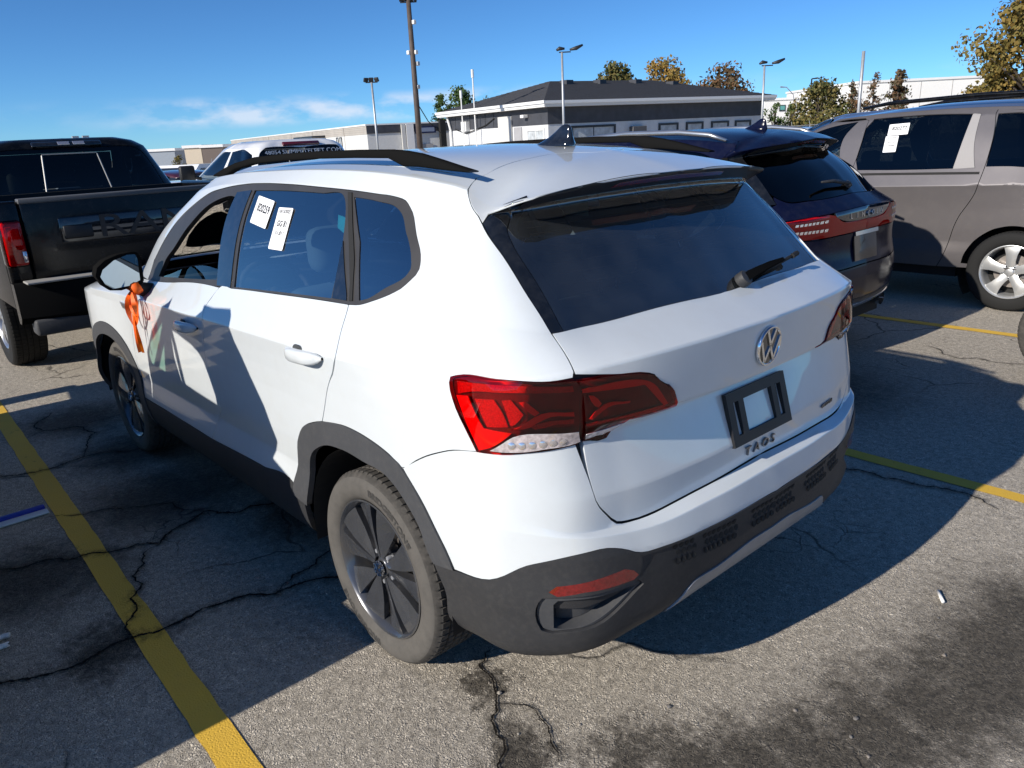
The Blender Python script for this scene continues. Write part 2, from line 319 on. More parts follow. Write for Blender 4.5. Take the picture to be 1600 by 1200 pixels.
def on_mid(S, uv): return (uv[:, 0] > S.nu-1-1e-3) | (uv[:, 0] < 1e-3) | (uv[:, 1] > S.nv-1-1e-3)
def inset(S, uv, d, sgn):
    X = S.at(uv[:, 0], uv[:, 1]); N = S.nor(uv[:, 0], uv[:, 1])
    e0 = X-np.roll(X, 1, 0); e1 = np.roll(X, -1, 0)-X
    nn = lambda a: a/(np.linalg.norm(a, axis=1)[:, None]+1e-9)
    i0, i1 = nn(np.cross(N, nn(e0)))*sgn, nn(np.cross(N, nn(e1)))*sgn
    m = nn(i0+i1); m = m/np.clip((m*i0).sum(1), .5, 1)[:, None]
    mid = on_mid(S, uv)
    m[mid, 1] = 0
    Su, Sv = metric(S, uv); out = uv.copy()
    for i in range(len(uv)):
        a, b, c = Su[i]@Su[i]+1e-9, Su[i]@Sv[i], Sv[i]@Sv[i]+1e-9; p, r = Su[i]@m[i]*d, Sv[i]@m[i]*d; q = np.array([c*p-b*r, a*r-b*p])/max(a*c-b*b, 1e-9)
        if mid[i]:
            q = q*0
        out[i] += np.clip(q, -.3, .3)
    return out, m
def patch(S, outer, holes=(), off=0., depth=.012, gap=.0017, step=.03, corner=42, ustep=8, vstep=4, ofs_fn=None, nvmin=0.):
    """verts, normals, faces of a trimmed piece of skin with its returned edge"""
    loops = []
    for k, poly in enumerate((outer,)+tuple(holes)):
        L = round_loop(S, poly, step, corner)
        A = np.roll(L, -1, 0); area = (L[:, 0]*A[:, 1]-A[:, 0]*L[:, 1]).sum()
        if (area < 0) != (k > 0): L = L[::-1]
        loops.append(L)
    P0 = loops[0]; uvm = P0.mean(0)[None]
    Su, Sv = metric(S, P0); X = np.cross(Su, Sv); N = S.nor(P0[:, 0], P0[:, 1])
    sgn = 1. if np.median((X*N).sum(1)) > 0 else -1.
    if gap:
        loops = [inset(S, L, gap, sgn)[0] for L in loops]
    sc = np.array([np.linalg.norm(Su, axis=1).mean(), np.linalg.norm(Sv, axis=1).mean()])
    u0, v0 = loops[0].min(0); u1, v1 = loops[0].max(0)
    us = np.arange(math.floor(u0*ustep), math.ceil(u1*ustep)+1)/ustep
    vs = set(np.round(np.arange(math.floor(v0*vstep), math.ceil(v1*vstep)+1)/vstep, 4))
    for r in getattr(S, 'creases', ()): vs |= {r-.06, r+.06}
    G = np.array([(u, v) for u in us for v in sorted(vs)])
    allp = [l for l in loops]
    m = pip(G, loops[0])
    for h in loops[1:]: m &= ~pip(G, h)
    G = G[m]
    if len(G):
        d = np.min([seg_dist(G*sc, l*sc) for l in allp], 0); G = G[d > .35*step]
    pts = np.concatenate(allp+([G] if len(G) else [])); edges = []; b = 0
    for l in allp:
        n = len(l); edges += [(b+i, b+(i+1) % n) for i in range(n)]; b += n
    vc, _, fc, *_ = delaunay_2d_cdt([Vector(p) for p in pts*sc], edges, [], 0, 1e-7, False)
    uv = np.array([tuple(v) for v in vc])/sc; fc = np.array([f for f in fc if len(f) == 3])
    cen = uv[fc].mean(1); keep = pip(cen, loops[0])
    for h in loops[1:]: keep &= ~pip(cen, h)
    fc = fc[keep]
    used = np.unique(fc); rem = -np.ones(len(uv), int); rem[used] = np.arange(len(used)); uv = uv[used]; fc = rem[fc]
    V = S.at(uv[:, 0], uv[:, 1]); N = S.nor(uv[:, 0], np.maximum(uv[:, 1], nvmin))
    of = off+(ofs_fn(uv) if ofs_fn else 0.)
    V = V+N*(np.ones(len(V))*of)[:, None]
    a, bb, c = V[fc[:, 0]], V[fc[:, 1]], V[fc[:, 2]]
    flip = (np.cross(bb-a, c-a)*N[fc].mean(1)).sum(1) < 0
    fc[flip] = fc[flip][:, ::-1]
    V = list(V); NN = list(N); F = [tuple(f) for f in fc]
    if depth:
        for L in loops:
            n = len(L); X = S.at(L[:, 0], L[:, 1]); Nn = S.nor(L[:, 0], np.maximum(L[:, 1], nvmin)); mid = on_mid(S, L)
            o2 = off+(ofs_fn(L) if ofs_fn else 0.); X = X+Nn*(np.ones(n)*o2)[:, None]
            t = np.roll(X, -1, 0)-np.roll(X, 1, 0); t /= np.linalg.norm(t, axis=1)[:, None]+1e-9
            outw = np.cross(t, Nn)*sgn
            b = len(V)
            V += list(X); NN += list(outw*.8+Nn*.6); V += list(X-Nn*min(.0015, depth*.3)+outw*0); NN += list(outw); V += list(X-Nn*depth); NN += list(outw)
            for i in range(n):
                j = (i+1) % n
                if mid[i] and mid[j]: continue
                for a0 in (0, n):
                    q = (b+a0+i, b+a0+n+i, b+a0+n+j, b+a0+j)
                    F.append(q if sgn > 0 else q[::-1])
    return np.array(V), np.array(NN), F
def panel(name, S, outer, mat, parent, side='L', **kw):
    """side: 'L' left only, 'R' right only, 'LR' two objects, 'W' both halves in one mesh"""
    V, N, F = patch(S, outer, **kw); out = []
    mir = np.array([1, -1, 1])
    if 'L' in side: out.append(mesh_obj(name, V, F, mat, parent, normals=N))
    if 'R' in side: out.append(mesh_obj(name, V*mir, [f[::-1] for f in F], mat, parent, normals=N*mir))
    if side == 'W':
        k = len(V); out.append(mesh_obj(name, np.r_[V, V*mir], F+[tuple(i+k for i in f[::-1]) for f in F], mat, parent, normals=np.r_[N, N*mir]))
    return out[0] if len(out) == 1 else out
def side_uv(S, pts, umin=2.4, umax=11.5, vmax=13.):
    """(x, z) points on the flank -> (u, v)"""
    a, b = int(umin*S.sub), int(umax*S.sub); c = int(vmax*S.sub); G = S.F[:c, a:b]; out = []
    for x, z in pts:
        d = (G[..., 0]-x)**2+(G[..., 2]-z)**2; j, i = np.unravel_index(np.argmin(d), d.shape)
        u, v = (i+a)/S.sub, j/S.sub
        for _ in range(8):
            p = S.at(u, v); e = 1/S.sub*.5
            Ju = (S.at(u+e, v)-S.at(u-e, v))/(2*e); Jv = (S.at(u, v+e)-S.at(u, v-e))/(2*e)
            A = np.array([[Ju[0], Jv[0]], [Ju[2], Jv[2]]]); r = np.array([x-p[0], z-p[2]])
            D = A[0, 0]*A[1, 1]-A[0, 1]*A[1, 0]
            if abs(D) < 1e-9: break
            q = np.array([A[1, 1]*r[0]-A[0, 1]*r[1], A[0, 0]*r[1]-A[1, 0]*r[0]])/D
            q = np.clip(q, -.2, .2); u = min(max(u+q[0], 0), S.nu-1.); v = min(max(v+q[1], 0), S.nv-1.)
        out.append((u, v))
    return out
def arc(cx, cz, r, a0, a1, n=14): return [(cx+r*math.cos(R(a0+(a1-a0)*i/(n-1))), cz+r*math.sin(R(a0+(a1-a0)*i/(n-1)))) for i in range(n)]
# ---------------------------------------------------------------- materials
MATS = {}
def pm(name, col, rough=.5, metal=0., coat=0., spec=.5, vary=0., vscale=6., bump=0., bscale=200., rvary=0., bdist=.002, inside=None, dirt=None):
    """principled material; vary = colour mottling, bump = fine relief, inside = colour of the reverse side"""
    if name in MATS: return MATS[name]
    m = bpy.data.materials.new(name); m.use_nodes = True; nt = m.node_tree; n, l = nt.nodes, nt.links
    p = n['Principled BSDF']; p.inputs['Base Color'].default_value = (*col, 1); p.inputs['Roughness'].default_value = rough; p.inputs['Metallic'].default_value = metal
    p.inputs['Coat Weight'].default_value = coat; p.inputs['Coat Roughness'].default_value = .03; p.inputs['Specular IOR Level'].default_value = spec
    tcn = n.new('ShaderNodeTexCoord')
    csock = None
    if vary:
        t = n.new('ShaderNodeTexNoise'); t.inputs['Scale'].default_value = vscale; t.inputs['Detail'].default_value = 6; l.new(tcn.outputs['Object'], t.inputs[0])
        mr = n.new('ShaderNodeMapRange'); mr.inputs[1].default_value = .3; mr.inputs[2].default_value = .7; mr.inputs[3].default_value = 1-vary; mr.inputs[4].default_value = 1+vary; l.new(t.outputs[0], mr.inputs[0])
        mx = n.new('ShaderNodeMixRGB'); mx.blend_type = 'MULTIPLY'; mx.inputs[0].default_value = 1; mx.inputs[1].default_value = (*col, 1); l.new(mr.outputs[0], mx.inputs[2]); csock = mx.outputs[0]
        if rvary:
            r2 = n.new('ShaderNodeMapRange'); r2.inputs[1].default_value = .3; r2.inputs[2].default_value = .7; r2.inputs[3].default_value = max(0, rough-rvary); r2.inputs[4].default_value = min(1, rough+rvary); l.new(t.outputs[0], r2.inputs[0]); l.new(r2.outputs[0], p.inputs['Roughness'])
    if dirt:                                                   # dust: (colour, amount, scale)
        t = n.new('ShaderNodeTexNoise'); t.inputs['Scale'].default_value = dirt[2]; t.inputs['Detail'].default_value = 8; t.inputs['Roughness'].default_value = .7; l.new(tcn.outputs['Object'], t.inputs[0])
        mr = n.new('ShaderNodeMapRange'); mr.inputs[1].default_value = .45; mr.inputs[2].default_value = .75; mr.inputs[3].default_value = 0; mr.inputs[4].default_value = dirt[1]; l.new(t.outputs[0], mr.inputs[0])
        mx = n.new('ShaderNodeMixRGB'); mx.inputs[1].default_value = (*col, 1); mx.inputs[2].default_value = (*dirt[0], 1); l.new(mr.outputs[0], mx.inputs[0])
        if csock: l.new(csock, mx.inputs[1])
        csock = mx.outputs[0]
    if csock: l.new(csock, p.inputs['Base Color'])
    if bump:
        t = n.new('ShaderNodeTexNoise'); t.inputs['Scale'].default_value = bscale; t.inputs['Detail'].default_value = 4; l.new(tcn.outputs['Object'], t.inputs[0])
        b = n.new('ShaderNodeBump'); b.inputs['Strength'].default_value = bump; b.inputs['Distance'].default_value = bdist; l.new(t.outputs[0], b.inputs['Height']); l.new(b.outputs[0], p.inputs['Normal'])
    if inside:
        d = n.new('ShaderNodeBsdfDiffuse'); d.inputs[0].default_value = (*inside, 1); g = n.new('ShaderNodeNewGeometry'); mxs = n.new('ShaderNodeMixShader')
        l.new(g.outputs['Backfacing'], mxs.inputs[0]); l.new(p.outputs[0], mxs.inputs[1]); l.new(d.outputs[0], mxs.inputs[2]); l.new(mxs.outputs[0], n['Material Output'].inputs[0])
    MATS[name] = m; return m
def gm(name, tint, ior=1.5, refl=(1, 1, 1), rough=.0, haze=0., hazecol=(.5, .55, .6), wave=0.):
    """thin tinted pane: tinted see-through plus fresnel reflection, optional film of dust"""
    if name in MATS: return MATS[name]
    m = bpy.data.materials.new(name); m.use_nodes = True; n, l = m.node_tree.nodes, m.node_tree.links
    n.remove(n['Principled BSDF'])
    t = n.new('ShaderNodeBsdfTransparent'); t.inputs[0].default_value = (*tint, 1)
    g = n.new('ShaderNodeBsdfGlossy'); g.inputs[0].default_value = (*refl, 1); g.inputs['Roughness'].default_value = rough
    f = n.new('ShaderNodeFresnel'); f.inputs[0].default_value = ior; mx = n.new('ShaderNodeMixShader')
    geo = n.new('ShaderNodeNewGeometry')
    l.new(f.outputs[0], mx.inputs[0]); l.new(t.outputs[0], mx.inputs[1]); l.new(g.outputs[0], mx.inputs[2]); last = mx
    if haze:
        d = n.new('ShaderNodeBsdfDiffuse'); d.inputs[0].default_value = (*hazecol, 1); m2 = n.new('ShaderNodeMixShader')
        tx = n.new('ShaderNodeTexNoise'); tx.inputs['Scale'].default_value = 9; tx.inputs['Detail'].default_value = 8; tcn = n.new('ShaderNodeTexCoord'); l.new(tcn.outputs['Object'], tx.inputs[0])
        mr = n.new('ShaderNodeMapRange'); mr.inputs[1].default_value = .3; mr.inputs[2].default_value = .8; mr.inputs[3].default_value = haze*.5; mr.inputs[4].default_value = haze*1.6; l.new(tx.outputs[0], mr.inputs[0])
        l.new(mr.outputs[0], m2.inputs[0]); l.new(mx.outputs[0], m2.inputs[1]); l.new(d.outputs[0], m2.inputs[2]); last = m2
    l.new(last.outputs[0], n['Material Output'].inputs[0]); MATS[name] = m; return m
WHITE = pm('white_paint', (.63, .67, .69), .32, coat=1., spec=.5, inside=(.03, .03, .03), dirt=((.45, .42, .37), .10, 14))
PLAST = pm('black_textured_plastic', (.030, .031, .034), .55, spec=.4, vary=.08, vscale=5, bump=.25, bscale=900, dirt=((.25, .23, .20), .07, 60), inside=(.01, .01, .01))
PLASTG = pm('grey_textured_plastic', (.050, .052, .057), .6, spec=.4, vary=.06, vscale=7, bump=.2, bscale=900, dirt=((.25, .23, .2), .08, 50), inside=(.01, .01, .01))
TRIM = pm('window_trim', (.035, .033, .032), .45, vary=.15, vscale=8, inside=(.01, .01, .01))
GLOSSB = pm('gloss_black', (.008, .009, .011), .08, coat=1., dirt=((.3, .3, .3), .05, 30), inside=(.01, .01, .01))
RUBBER = pm('tyre_rubber', (.098, .092, .084), .85, spec=.25, vary=.07, vscale=9, bump=.25, bscale=300, dirt=((.045, .044, .042), .45, 26))
TREAD = pm('tyre_tread', (.055, .052, .048), .85, spec=.25, bump=.3, bscale=260, dirt=((.15, .135, .12), .5, 30))
CHROME = pm('chrome', (.75, .76, .78), .1, metal=1.)
ALU = pm('alloy', (.52, .53, .54), .3, metal=.85, coat=.4, vary=.1)
RIMD = pm('dark_alloy', (.10, .104, .115), .27, metal=.6, coat=.6, vary=.1, vscale=14, dirt=((.2, .18, .16), .12, 40))
INTER = pm('interior_dark', (.022, .022, .024), .75, bump=.2, bscale=400)
INTERG = pm('interior_grey', (.22, .23, .24), .8, bump=.2, bscale=300)
BLACK = pm('matte_black', (.008, .008, .008), .8)
SILV = pm('silver_plastic', (.33, .34, .36), .4, metal=.4, vary=.1, vscale=10)
PAPER = pm('white_paper', (.82, .83, .84), .7)
INK = pm('black_ink', (.012, .012, .014), .6)
REDL = gm('red_lens', (.95, .11, .09), ior=1.45)
CLEARL = gm('clear_lens', (.9, .9, .9), ior=1.45)
# ---------------------------------------------------------------- wheels
def make_wheel(name, parent, loc, out=1, rt=.336, rr=.24, w=.215, rim='blade', rim_mat=None, tyre_mat=None, text=None, nsp=5, tread_mat=None):
    """wheel with its axle along y, outer face towards +y (out=1) or -y (out=-1)"""
    wh = empty(name, loc, 0 if out > 0 else math.pi, parent)
    hw = w/2
    prof = [(rr-.004, hw-.028), (rr+.004, hw-.014), (rr+.018, hw-.004), (rr+.04, hw), (rr+.055, hw-.0005), (rt-.026, hw-.003), (rt-.016, hw-.009), (rt-.009, hw-.016), (rt-.004, hw-.025)]
    g = hw-.03
    tread = []
    edges = np.linspace(g, -g, 6); gw = .005
    for i in range(5):
        a, b = edges[i], edges[i+1]
        tread += [(rt, a-(gw if i else 0)), (rt, b+(gw if i < 4 else 0))]
        if i < 4: tread += [(rt-.008, b+gw*.8), (rt-.008, b-gw*.8)]
    full = prof+tread+[(r, -h) for r, h in prof[::-1]]
    n1 = len(prof); V = []; F = []; pit = 74
    ang = [2*math.pi*(i+f)/pit for i in range(pit) for f in (0, .72, .76, .96)]
    deep = [0, 0, 1, 1]*pit; m = len(full)
    for a, dp in zip(ang, deep):
        for k, (r, h) in enumerate(full):
            q = r
            if dp and (n1-4 <= k < n1+2 or m-n1-2 <= k < m-n1+4): q = min(r, rt-.0045)
            elif dp and n1+2 <= k < m-n1-2 and r > rt-.002: q = r-.003
            V.append((q*math.cos(a), h, q*math.sin(a)))
    N = len(ang)
    for i in range(N):
        for k in range(m-1): F.append((i*m+k, i*m+k+1, ((i+1) % N)*m+k+1, ((i+1) % N)*m+k))
    t = mesh_obj('tyre', V, F, tyre_mat or RUBBER, wh); t.data.materials.append(tread_mat or TREAD)
    t.data.polygons.foreach_set('material_index', [1 if n1-3 <= (i % (m-1)) < m-n1+2 else 0 for i in range(len(F))])
    t.data.polygons.foreach_set('use_smooth', [True]*len(F)); t.data.set_sharp_from_angle(angle=R(28))
    if text:
        for phi0 in text[1]:
            tv, tf = text_mesh(text[0], .034, .0, bold=.0012); VV = []
            for p in tv:
                ph = phi0+p.x*1.12/(.286); r = .286+p.y*.92
                hh = hw+.0012-max(0, (r-.296))*.10-max(0, .282-r)*.12
                VV.append((-math.sin(ph)*r, hh, math.cos(ph)*r))
            mesh_obj('sidewall_lettering', VV, [f[::-1] for f in tf], INKT, wh)
    rm = rim_mat or RIMD
    b = MB(); M = Matrix.Rotation(-math.pi/2, 4, 'X')     # local z -> +y
    b.lathe([(rr-.002, hw-.022), (rr+.002, hw-.012), (rr-.003, hw-.010), (rr-.012, hw-.018), (rr-.022, hw-.055), (rr-.03, -hw+.03), (rr-.004, -hw+.02)], 64, M)
    br = b.build('rim', rm, wh, angle=40)
    f0 = hw-.022                                         # face depth
    if rim == 'blade':
        for k in range(nsp):
            for s in (-1, 1):
                sp = MB(); c = 2*math.pi*k/nsp+R(20); pts = []
                rs = [.040, .062, .10, .15, .2, rr-.008]; V = []
                for j, r in enumerate(rs):
                    t = (r-.04)/(rr-.048)
                    a_in = R(2.0+3.0*t); a_out = R(24+6*t+1.5*math.sin(t*3.14)) if t > .02 else R(20)
                    yi = f0-.006+.012*math.sin(t*2.2); yo = yi-.024*min(1, t*2.2)+.008*t
                    for a, y in ((a_in, yi), ((a_in*.55+a_out*.45), (yi*.65+yo*.35)), (a_out, yo), (a_out*.97, yo-.022), (a_in, yi-.030)):
                        th = c+s*a; V.append((r*math.cos(th), y, r*math.sin(th)))
                q = 5; F = []
                for j in range(len(rs)-1):
                    for e in range(q):
                        fc = (j*q+e, j*q+(e+1) % q, (j+1)*q+(e+1) % q, (j+1)*q+e); F.append(fc if s > 0 else fc[::-1])
                sp.add(V, F); sp.build('spoke', rm, wh)
    else:
        for k in range(nsp):
            sp = MB(); c = 2*math.pi*k/nsp+R(90); V = []; rs = [.04, .09, .15, .2, rr-.006]
            for j, r in enumerate(rs):
                t = j/(len(rs)-1); wd = ([.035, .030, .034, .044, .060] if nsp > 5 else [.040, .036, .044, .060, .082])[j]; y = f0-.014+.016*math.sin(t*2.8)
                for dx, dy in ((-wd, -.004), (-wd*.55, .003), (wd*.55, .003), (wd, -.004), (wd*.9, -.03), (-wd*.9, -.03)):
                    V.append((r*math.cos(c)-dx*math.sin(c), y+dy, r*math.sin(c)+dx*math.cos(c)))
            q = 6; F = [(j*q+e, j*q+(e+1) % q, (j+1)*q+(e+1) % q, (j+1)*q+e) for j in range(len(rs)-1) for e in range(q)]
            sp.add(V, F); sp.build('spoke', rm, wh, angle=50)
    h = MB(); h.lathe([(.0, f0-.008), (.028, f0-.008), (.031, f0-.010), (.034, f0-.016), (.055, f0-.022), (.070, f0-.030), (.074, f0-.06)], 40, M)
    h.build('hub', rm, wh, angle=40)
    for k in range(5):
        a = 2*math.pi*k/5+R(56); nb = MB(); MM = Matrix.Translation((.056*math.cos(a), 0, .056*math.sin(a))) @ M
        nb.lathe([(.0, f0-.010), (.007, f0-.010), (.0085, f0-.013), (.0085, f0-.03)], 10, MM); nb.build('wheel_bolt', CHROME if rim != 'blade' else SILV, wh, angle=40)
    d = MB(); d.lathe([(.03, f0-.075), (.145, f0-.075), (.145, f0-.09), (.03, f0-.09)], 48, M); d.build('brake_disc', pm('brake_steel', (.30, .27, .25), .45, metal=.8, vary=.2), wh, angle=40)
    c = MB()
    for i in range(7):
        pass
    c.rbox(-.155, -.075, f0-.105, f0-.062, -.06, .06, .012); c.build('brake_caliper', pm('caliper', (.10, .10, .10), .6, vary=.3), wh)
    bk = MB(); bk.lathe([(.0, -.03), (rr-.03, -.03)], 32, M); bk.build('dust_shield', BLACK, wh)
    return wh
INKT = pm('sidewall_ink', (.040, .038, .036), .7)
def vw_emblem(parent, M, r, name='emblem', flat=False):
    b = MB(); b.lathe([(r, 0), (r, .006), (r*.97, .009), (r*.90, .009), (r*.87, .006)], 48, M)
    e = b.build(name, CHROME, parent, angle=40)
    d = MB(); d.lathe([(r*.88, .0055), (0.0001, .0058)], 40, M); d.build('emblem_field', GLOSSB, parent if flat else e)
    def bar(p, q, w=.10):
        p, q = Vector((*p, 0))*r, Vector((*q, 0))*r; t = (q-p).normalized(); n = Vector((-t.y, t.x, 0))*w*r*.5
        return [tuple((p+n)[:2]), tuple((p-n)[:2]), tuple((q-n)[:2]), tuple((q+n)[:2])]
    m = MB()
    for p, q in (((-.36, .80), (0, .06)), ((.36, .80), (0, .06)), ((-.82, .36), (-.38, -.72)), ((.82, .36), (.38, -.72)), ((-.38, -.72), (0, -.02)), ((.38, -.72), (0, -.02))):
        m.prism(bar(p, q, .15)[::-1], .0056, .0095, M)
    m.build('emblem_letters', CHROME, parent if flat else e)
    return e
def near_uv(S, P, umin=0):
    a = int(umin*S.sub); d = ((S.F[:, a:]-np.array(P))**2).sum(2); j, i = np.unravel_index(np.argmin(d), d.shape); return (i+a)/S.sub, j/S.sub
def rear_frame(S, y, z, off=0., umin=12.):
    a = int(umin*S.sub); G = S.F[:, a:]; d = (G[..., 1]-abs(y))**2+(G[..., 2]-z)**2; d[int(12*S.sub):] = 9
    j, i = np.unravel_index(np.argmin(d), d.shape); u, v = (i+a)/S.sub, j/S.sub
    P = S.at(u, v).copy(); N = S.nor(u, v).copy()
    P = P+N*off
    if y < 0: P[1] *= -1; N[1] *= -1
    N = Vector(N); P = Vector((P[0], y, z+N.z*off)); right = Vector((0, -1, 0)); right = (right-N*right.dot(N)).normalized()
    return frame(P, right, N.cross(right))
# ---------------------------------------------------------------- the white SUV
def build_taos():
    S = TAOS; U = UV
    car = empty('parked_suv', (0, 0, 0)); tag(car, 'white compact SUV with black cladding and orange ribbon on its mirror', 'car')
    dlo = U['dlo']; fa_o = side_uv(S, arc(2.68, .336, .455, -8, 188, 18), umax=6); fa_i = side_uv(S, arc(2.68, .336, .385, -14, 194, 18), umax=6)
    ao, ai = U['arch_out'], U['arch_in']
    # ---- painted skin
    body = U['dlo'][:1]
    bs = [(4.30, 9.86), (4.02, 10.02), (4.0, 10.6), (3.98, 11.2), (3.97, 11.9), (4.0, 12.5), (4.12, 13.0), (4.35, 13.32)]
    bs += [(u, 13.32) for u in (5, 6, 7, 8, 9)]+U['spo']+U['dtrim_out'][1:]+U['seam_t'][1:3]+[(12.15, 8.9)]
    bs += U['lamp'][5::-1][1:]+U['lamp'][:0]+U['lamp'][15:12:-1]+U['seam_bq'][::-1][1:]+ao[9:4:-1][1:]+U['seam_dq'][::-1][1:]
    tip = dlo[:21]                                            # from A-pillar base over the top to the rear belt
    bs += tip[::-1][1:]
    panel('body_side', S, bs, WHITE, car, 'LR', gap=.002, corner=60, step=.022)
    fd = [dlo[0]]+U['dlo'][:20:-1][:0]+[(4.37, 9.80)]+U['seam_fd'][1:5]+[(4.06, 2.12)]+U['door_bot'][1:3]+U['seam_dd'][::-1][1:]+[q for q in dlo[24:][:]][0:0]+dlo[24:27]
    panel('front_door', S, [(4.40, 9.80)]+U['seam_fd'][1:5]+[(4.07, 2.13)]+U['door_bot'][1:3]+U['seam_dd'][:-1][::-1]+dlo[24:27], WHITE, car, 'LR', gap=.0022)
    panel('rear_door', S, U['seam_dd'][:-1]+U['door_bot'][2:]+ao[1:6]+U['seam_dq'][:-1][::-1]+dlo[21:24], WHITE, car, 'LR', gap=.0022)
    fen = [(4.38, 9.80), (4.30, 8.1), (4.13, 6.07), (4.02, 3.95), (4.11, 2.37), (4.02, 2.1)]+fa_o[1:-1][0:0]
    fo = [q for q in fa_o if q[1] > 2.0]
    fo = sorted(fo, key=lambda q: -q[0])
    panel('front_fender', S, fen+fo+[(2.5, 4.2), (2.35, 6), (2.3, 8), (2.4, 9.0), (3, 9.62), (3.6, 9.72)], WHITE, car, 'LR', gap=.002)
    panel('hood', S, [(0, 8.9), (1, 8.92), (2.4, 9.05), (3, 9.66), (3.6, 9.76), (4.3, 9.84), (4.0, 9.98), (2, 9.98), (0, 9.98)], WHITE, car, 'W', gap=.002)
    panel('front_bumper', S, [(0, 1.2), (2, 1.2), (2.75, 1.4)]+sorted([q for q in fa_o if q[1] > 1.4 and q[0] < 3.2 and q[1] < 4.1], key=lambda q: q[1])+[(2.48, 4.2), (2.33, 6), (2.28, 7.2), (0, 7.2)], WHITE, car, 'W', gap=.002)
    panel('headlamp', S, [(.9, 7.25), (2.28, 7.25), (2.3, 8.0), (2.38, 8.95), (1.0, 8.85)], CLEARL, car, 'LR', off=-.004)
    panel('grille', S, [(0, 7.25), (.88, 7.25), (.95, 8.8), (0, 8.85)], GLOSSB, car, 'W', off=-.008)
    panel('roof_panel', S, [(0, 12.45), (2, 12.45), (3.6, 12.5), (4.05, 12.85), (4.36, 13.34)]+[(u, 13.34) for u in (5, 6, 7, 8, 9, 9.9)]+U['seam_roof'][1:-1]+[(15, 14.78), (15, 15), (0, 15)], WHITE, car, 'W', gap=.002, depth=.008)
    lip = [(11.5, 12.42), (12., 12.82), (12.5, 12.97), (13, 13.01), (14, 13.01), (15, 13.01)]
    panel('spoiler', S, U['spo']+lip+[(15, 14.78)]+U['seam_roof'][:-1][::-1], WHITE, car, 'W', gap=.002, depth=.004, nvmin=13.08)
    tg = U['seam_t'][:3]+[(12.17, 8.95)]+U['lamp2'][1:7]+[(13.06, 7.72)]+U['lamp2'][8:10]+U['seam_t2'][1:3]+[(12.62, 5.42), (12.80, 5.10), (13.0, 5.04), (13.6, 5.03), (14.3, 5.03), (15, 5.03), (15, 9.99)]+U['glass_low'][:3][::-1]
    panel('tailgate', S, tg, WHITE, car, 'W', gap=.0025, depth=.02)
    bw = U['seam_bq'][:-1]+U['lamp'][13:8:-1]+U['seam_t2'][1:3]+[(12.62, 5.40), (12.80, 5.06), (13.0, 4.99), (13.6, 4.98), (15, 4.98), (15, 3.02)]+[q for q in U['bl_top'][::-1][1:] if q[0] > 10.2]+ao[::-1][0:4]
    panel('rear_bumper_cover', S, bw, WHITE, car, 'W', gap=.0015)
    # ---- black cladding
    bl = U['bl_top'][:-1]+[(15, 3.0), (15, 1.25), (14.9, .4), (14.9, .2), (13, .2), (11.6, .2), (10.6, .25), (10.0, .35), (9.72, .62), (9.70, .95), (9.84, 1.97)]
    def bl_of(q):                                              # the strip under the white cover is set back, the lower lip stands proud
        v = q[:, 1]; u = q[:, 0]; return np.where((u > 12.8), -.010*np.exp(-((v-2.62)/.22)**4), 0)
    bp = panel('rear_bumper_cladding', S, bl, PLAST, car, 'W', holes=(U['vent'],), off=.003, gap=.0, depth=.02, ofs_fn=bl_of)
    sh = [(10.0, .0), (15, .0), (15, .28), (10.0, .28)]
    panel('bumper_underside', S, [(9.75, .02), (14.99, .02), (14.99, .26), (9.75, .3)], PLAST, car, 'LR', gap=0, depth=0)
    panel('wheel_arch_trim', S, ao+[(9.70, 2.53)]+ai[::-1][1:-1]+[(7.50, 1.9), (7.33, 2.0)], PLASTG, car, 'LR', off=.007, gap=.0, depth=.022)
    panel('wheel_arch_trim', S, [q for q in fa_o]+[q for q in fa_i[::-1]], PLASTG, car, 'LR', off=.007, gap=.0, depth=.022)
    panel('sill_trim', S, [(4.0, 2.10)]+U['door_bot'][1:]+[(7.46, 2.0), (7.42, 1.2), (7.28, .1), (4.1, .1), (4.0, 1.2)], PLAST, car, 'LR', off=.002, gap=.0, depth=.02)
    panel('skid_plate', S, U['skid'][:-1]+[(14.6, 1.80), (15, 1.80), (15, 1.22), (14.3, 1.15), (13.6, .98)], SILV, car, 'W', off=.007, gap=.0, depth=.012)
    for a, b in ((13.3, 13.66), (13.8, 14.35), (14.6, 15.)):       # honeycomb inserts under the white cover
        nx = max(3, int((b-a)/.075)); V = []
        g = MB()
        P = lambda u, v, o: Vector(S.at(u, v)+S.nor(u, v)*o)
        for i in range(nx):
            for j in range(3):
                u = a+(b-a)*(i+.5*(j % 2)+.3)/nx; v = 2.32+.20*j
                if u > b: continue
                h = (b-a)/nx*.44
                ring = [P(u+h*math.cos(R(60*k+30)), v+.090*math.sin(R(60*k+30)), .0045+float(bl_of(np.array([[u, v+.090*math.sin(R(60*k+30))]]))[0])) for k in range(6)]
                deep = ring
                g.add(ring, [tuple(range(6))])
        g.mirror_y(); g.build('honeycomb_insert', BLACK, bp)['kind'] = 'stuff'
    # vent with its surround, hole and reflector
    for sd in ('L', 'R'):
        vt = panel('exhaust_trim', S, U['vent'], PLASTG, car, sd, holes=(U['vent_hole'],), off=-.006, gap=.0025, depth=.06)
        panel('vent_floor', S, U['vent_hole'], pm('vent_floor', (.05, .051, .054), .5, vary=.3, vscale=25), vt, sd, off=-.045, gap=0, depth=0)
        panel('reflector', S, U['reflector'], REFL, car, sd, off=.0035, gap=.0, depth=.006, corner=14)
    panel('vent_backing', S, U['vent'], BLACK, car, 'LR', off=-.062, gap=0, depth=0)
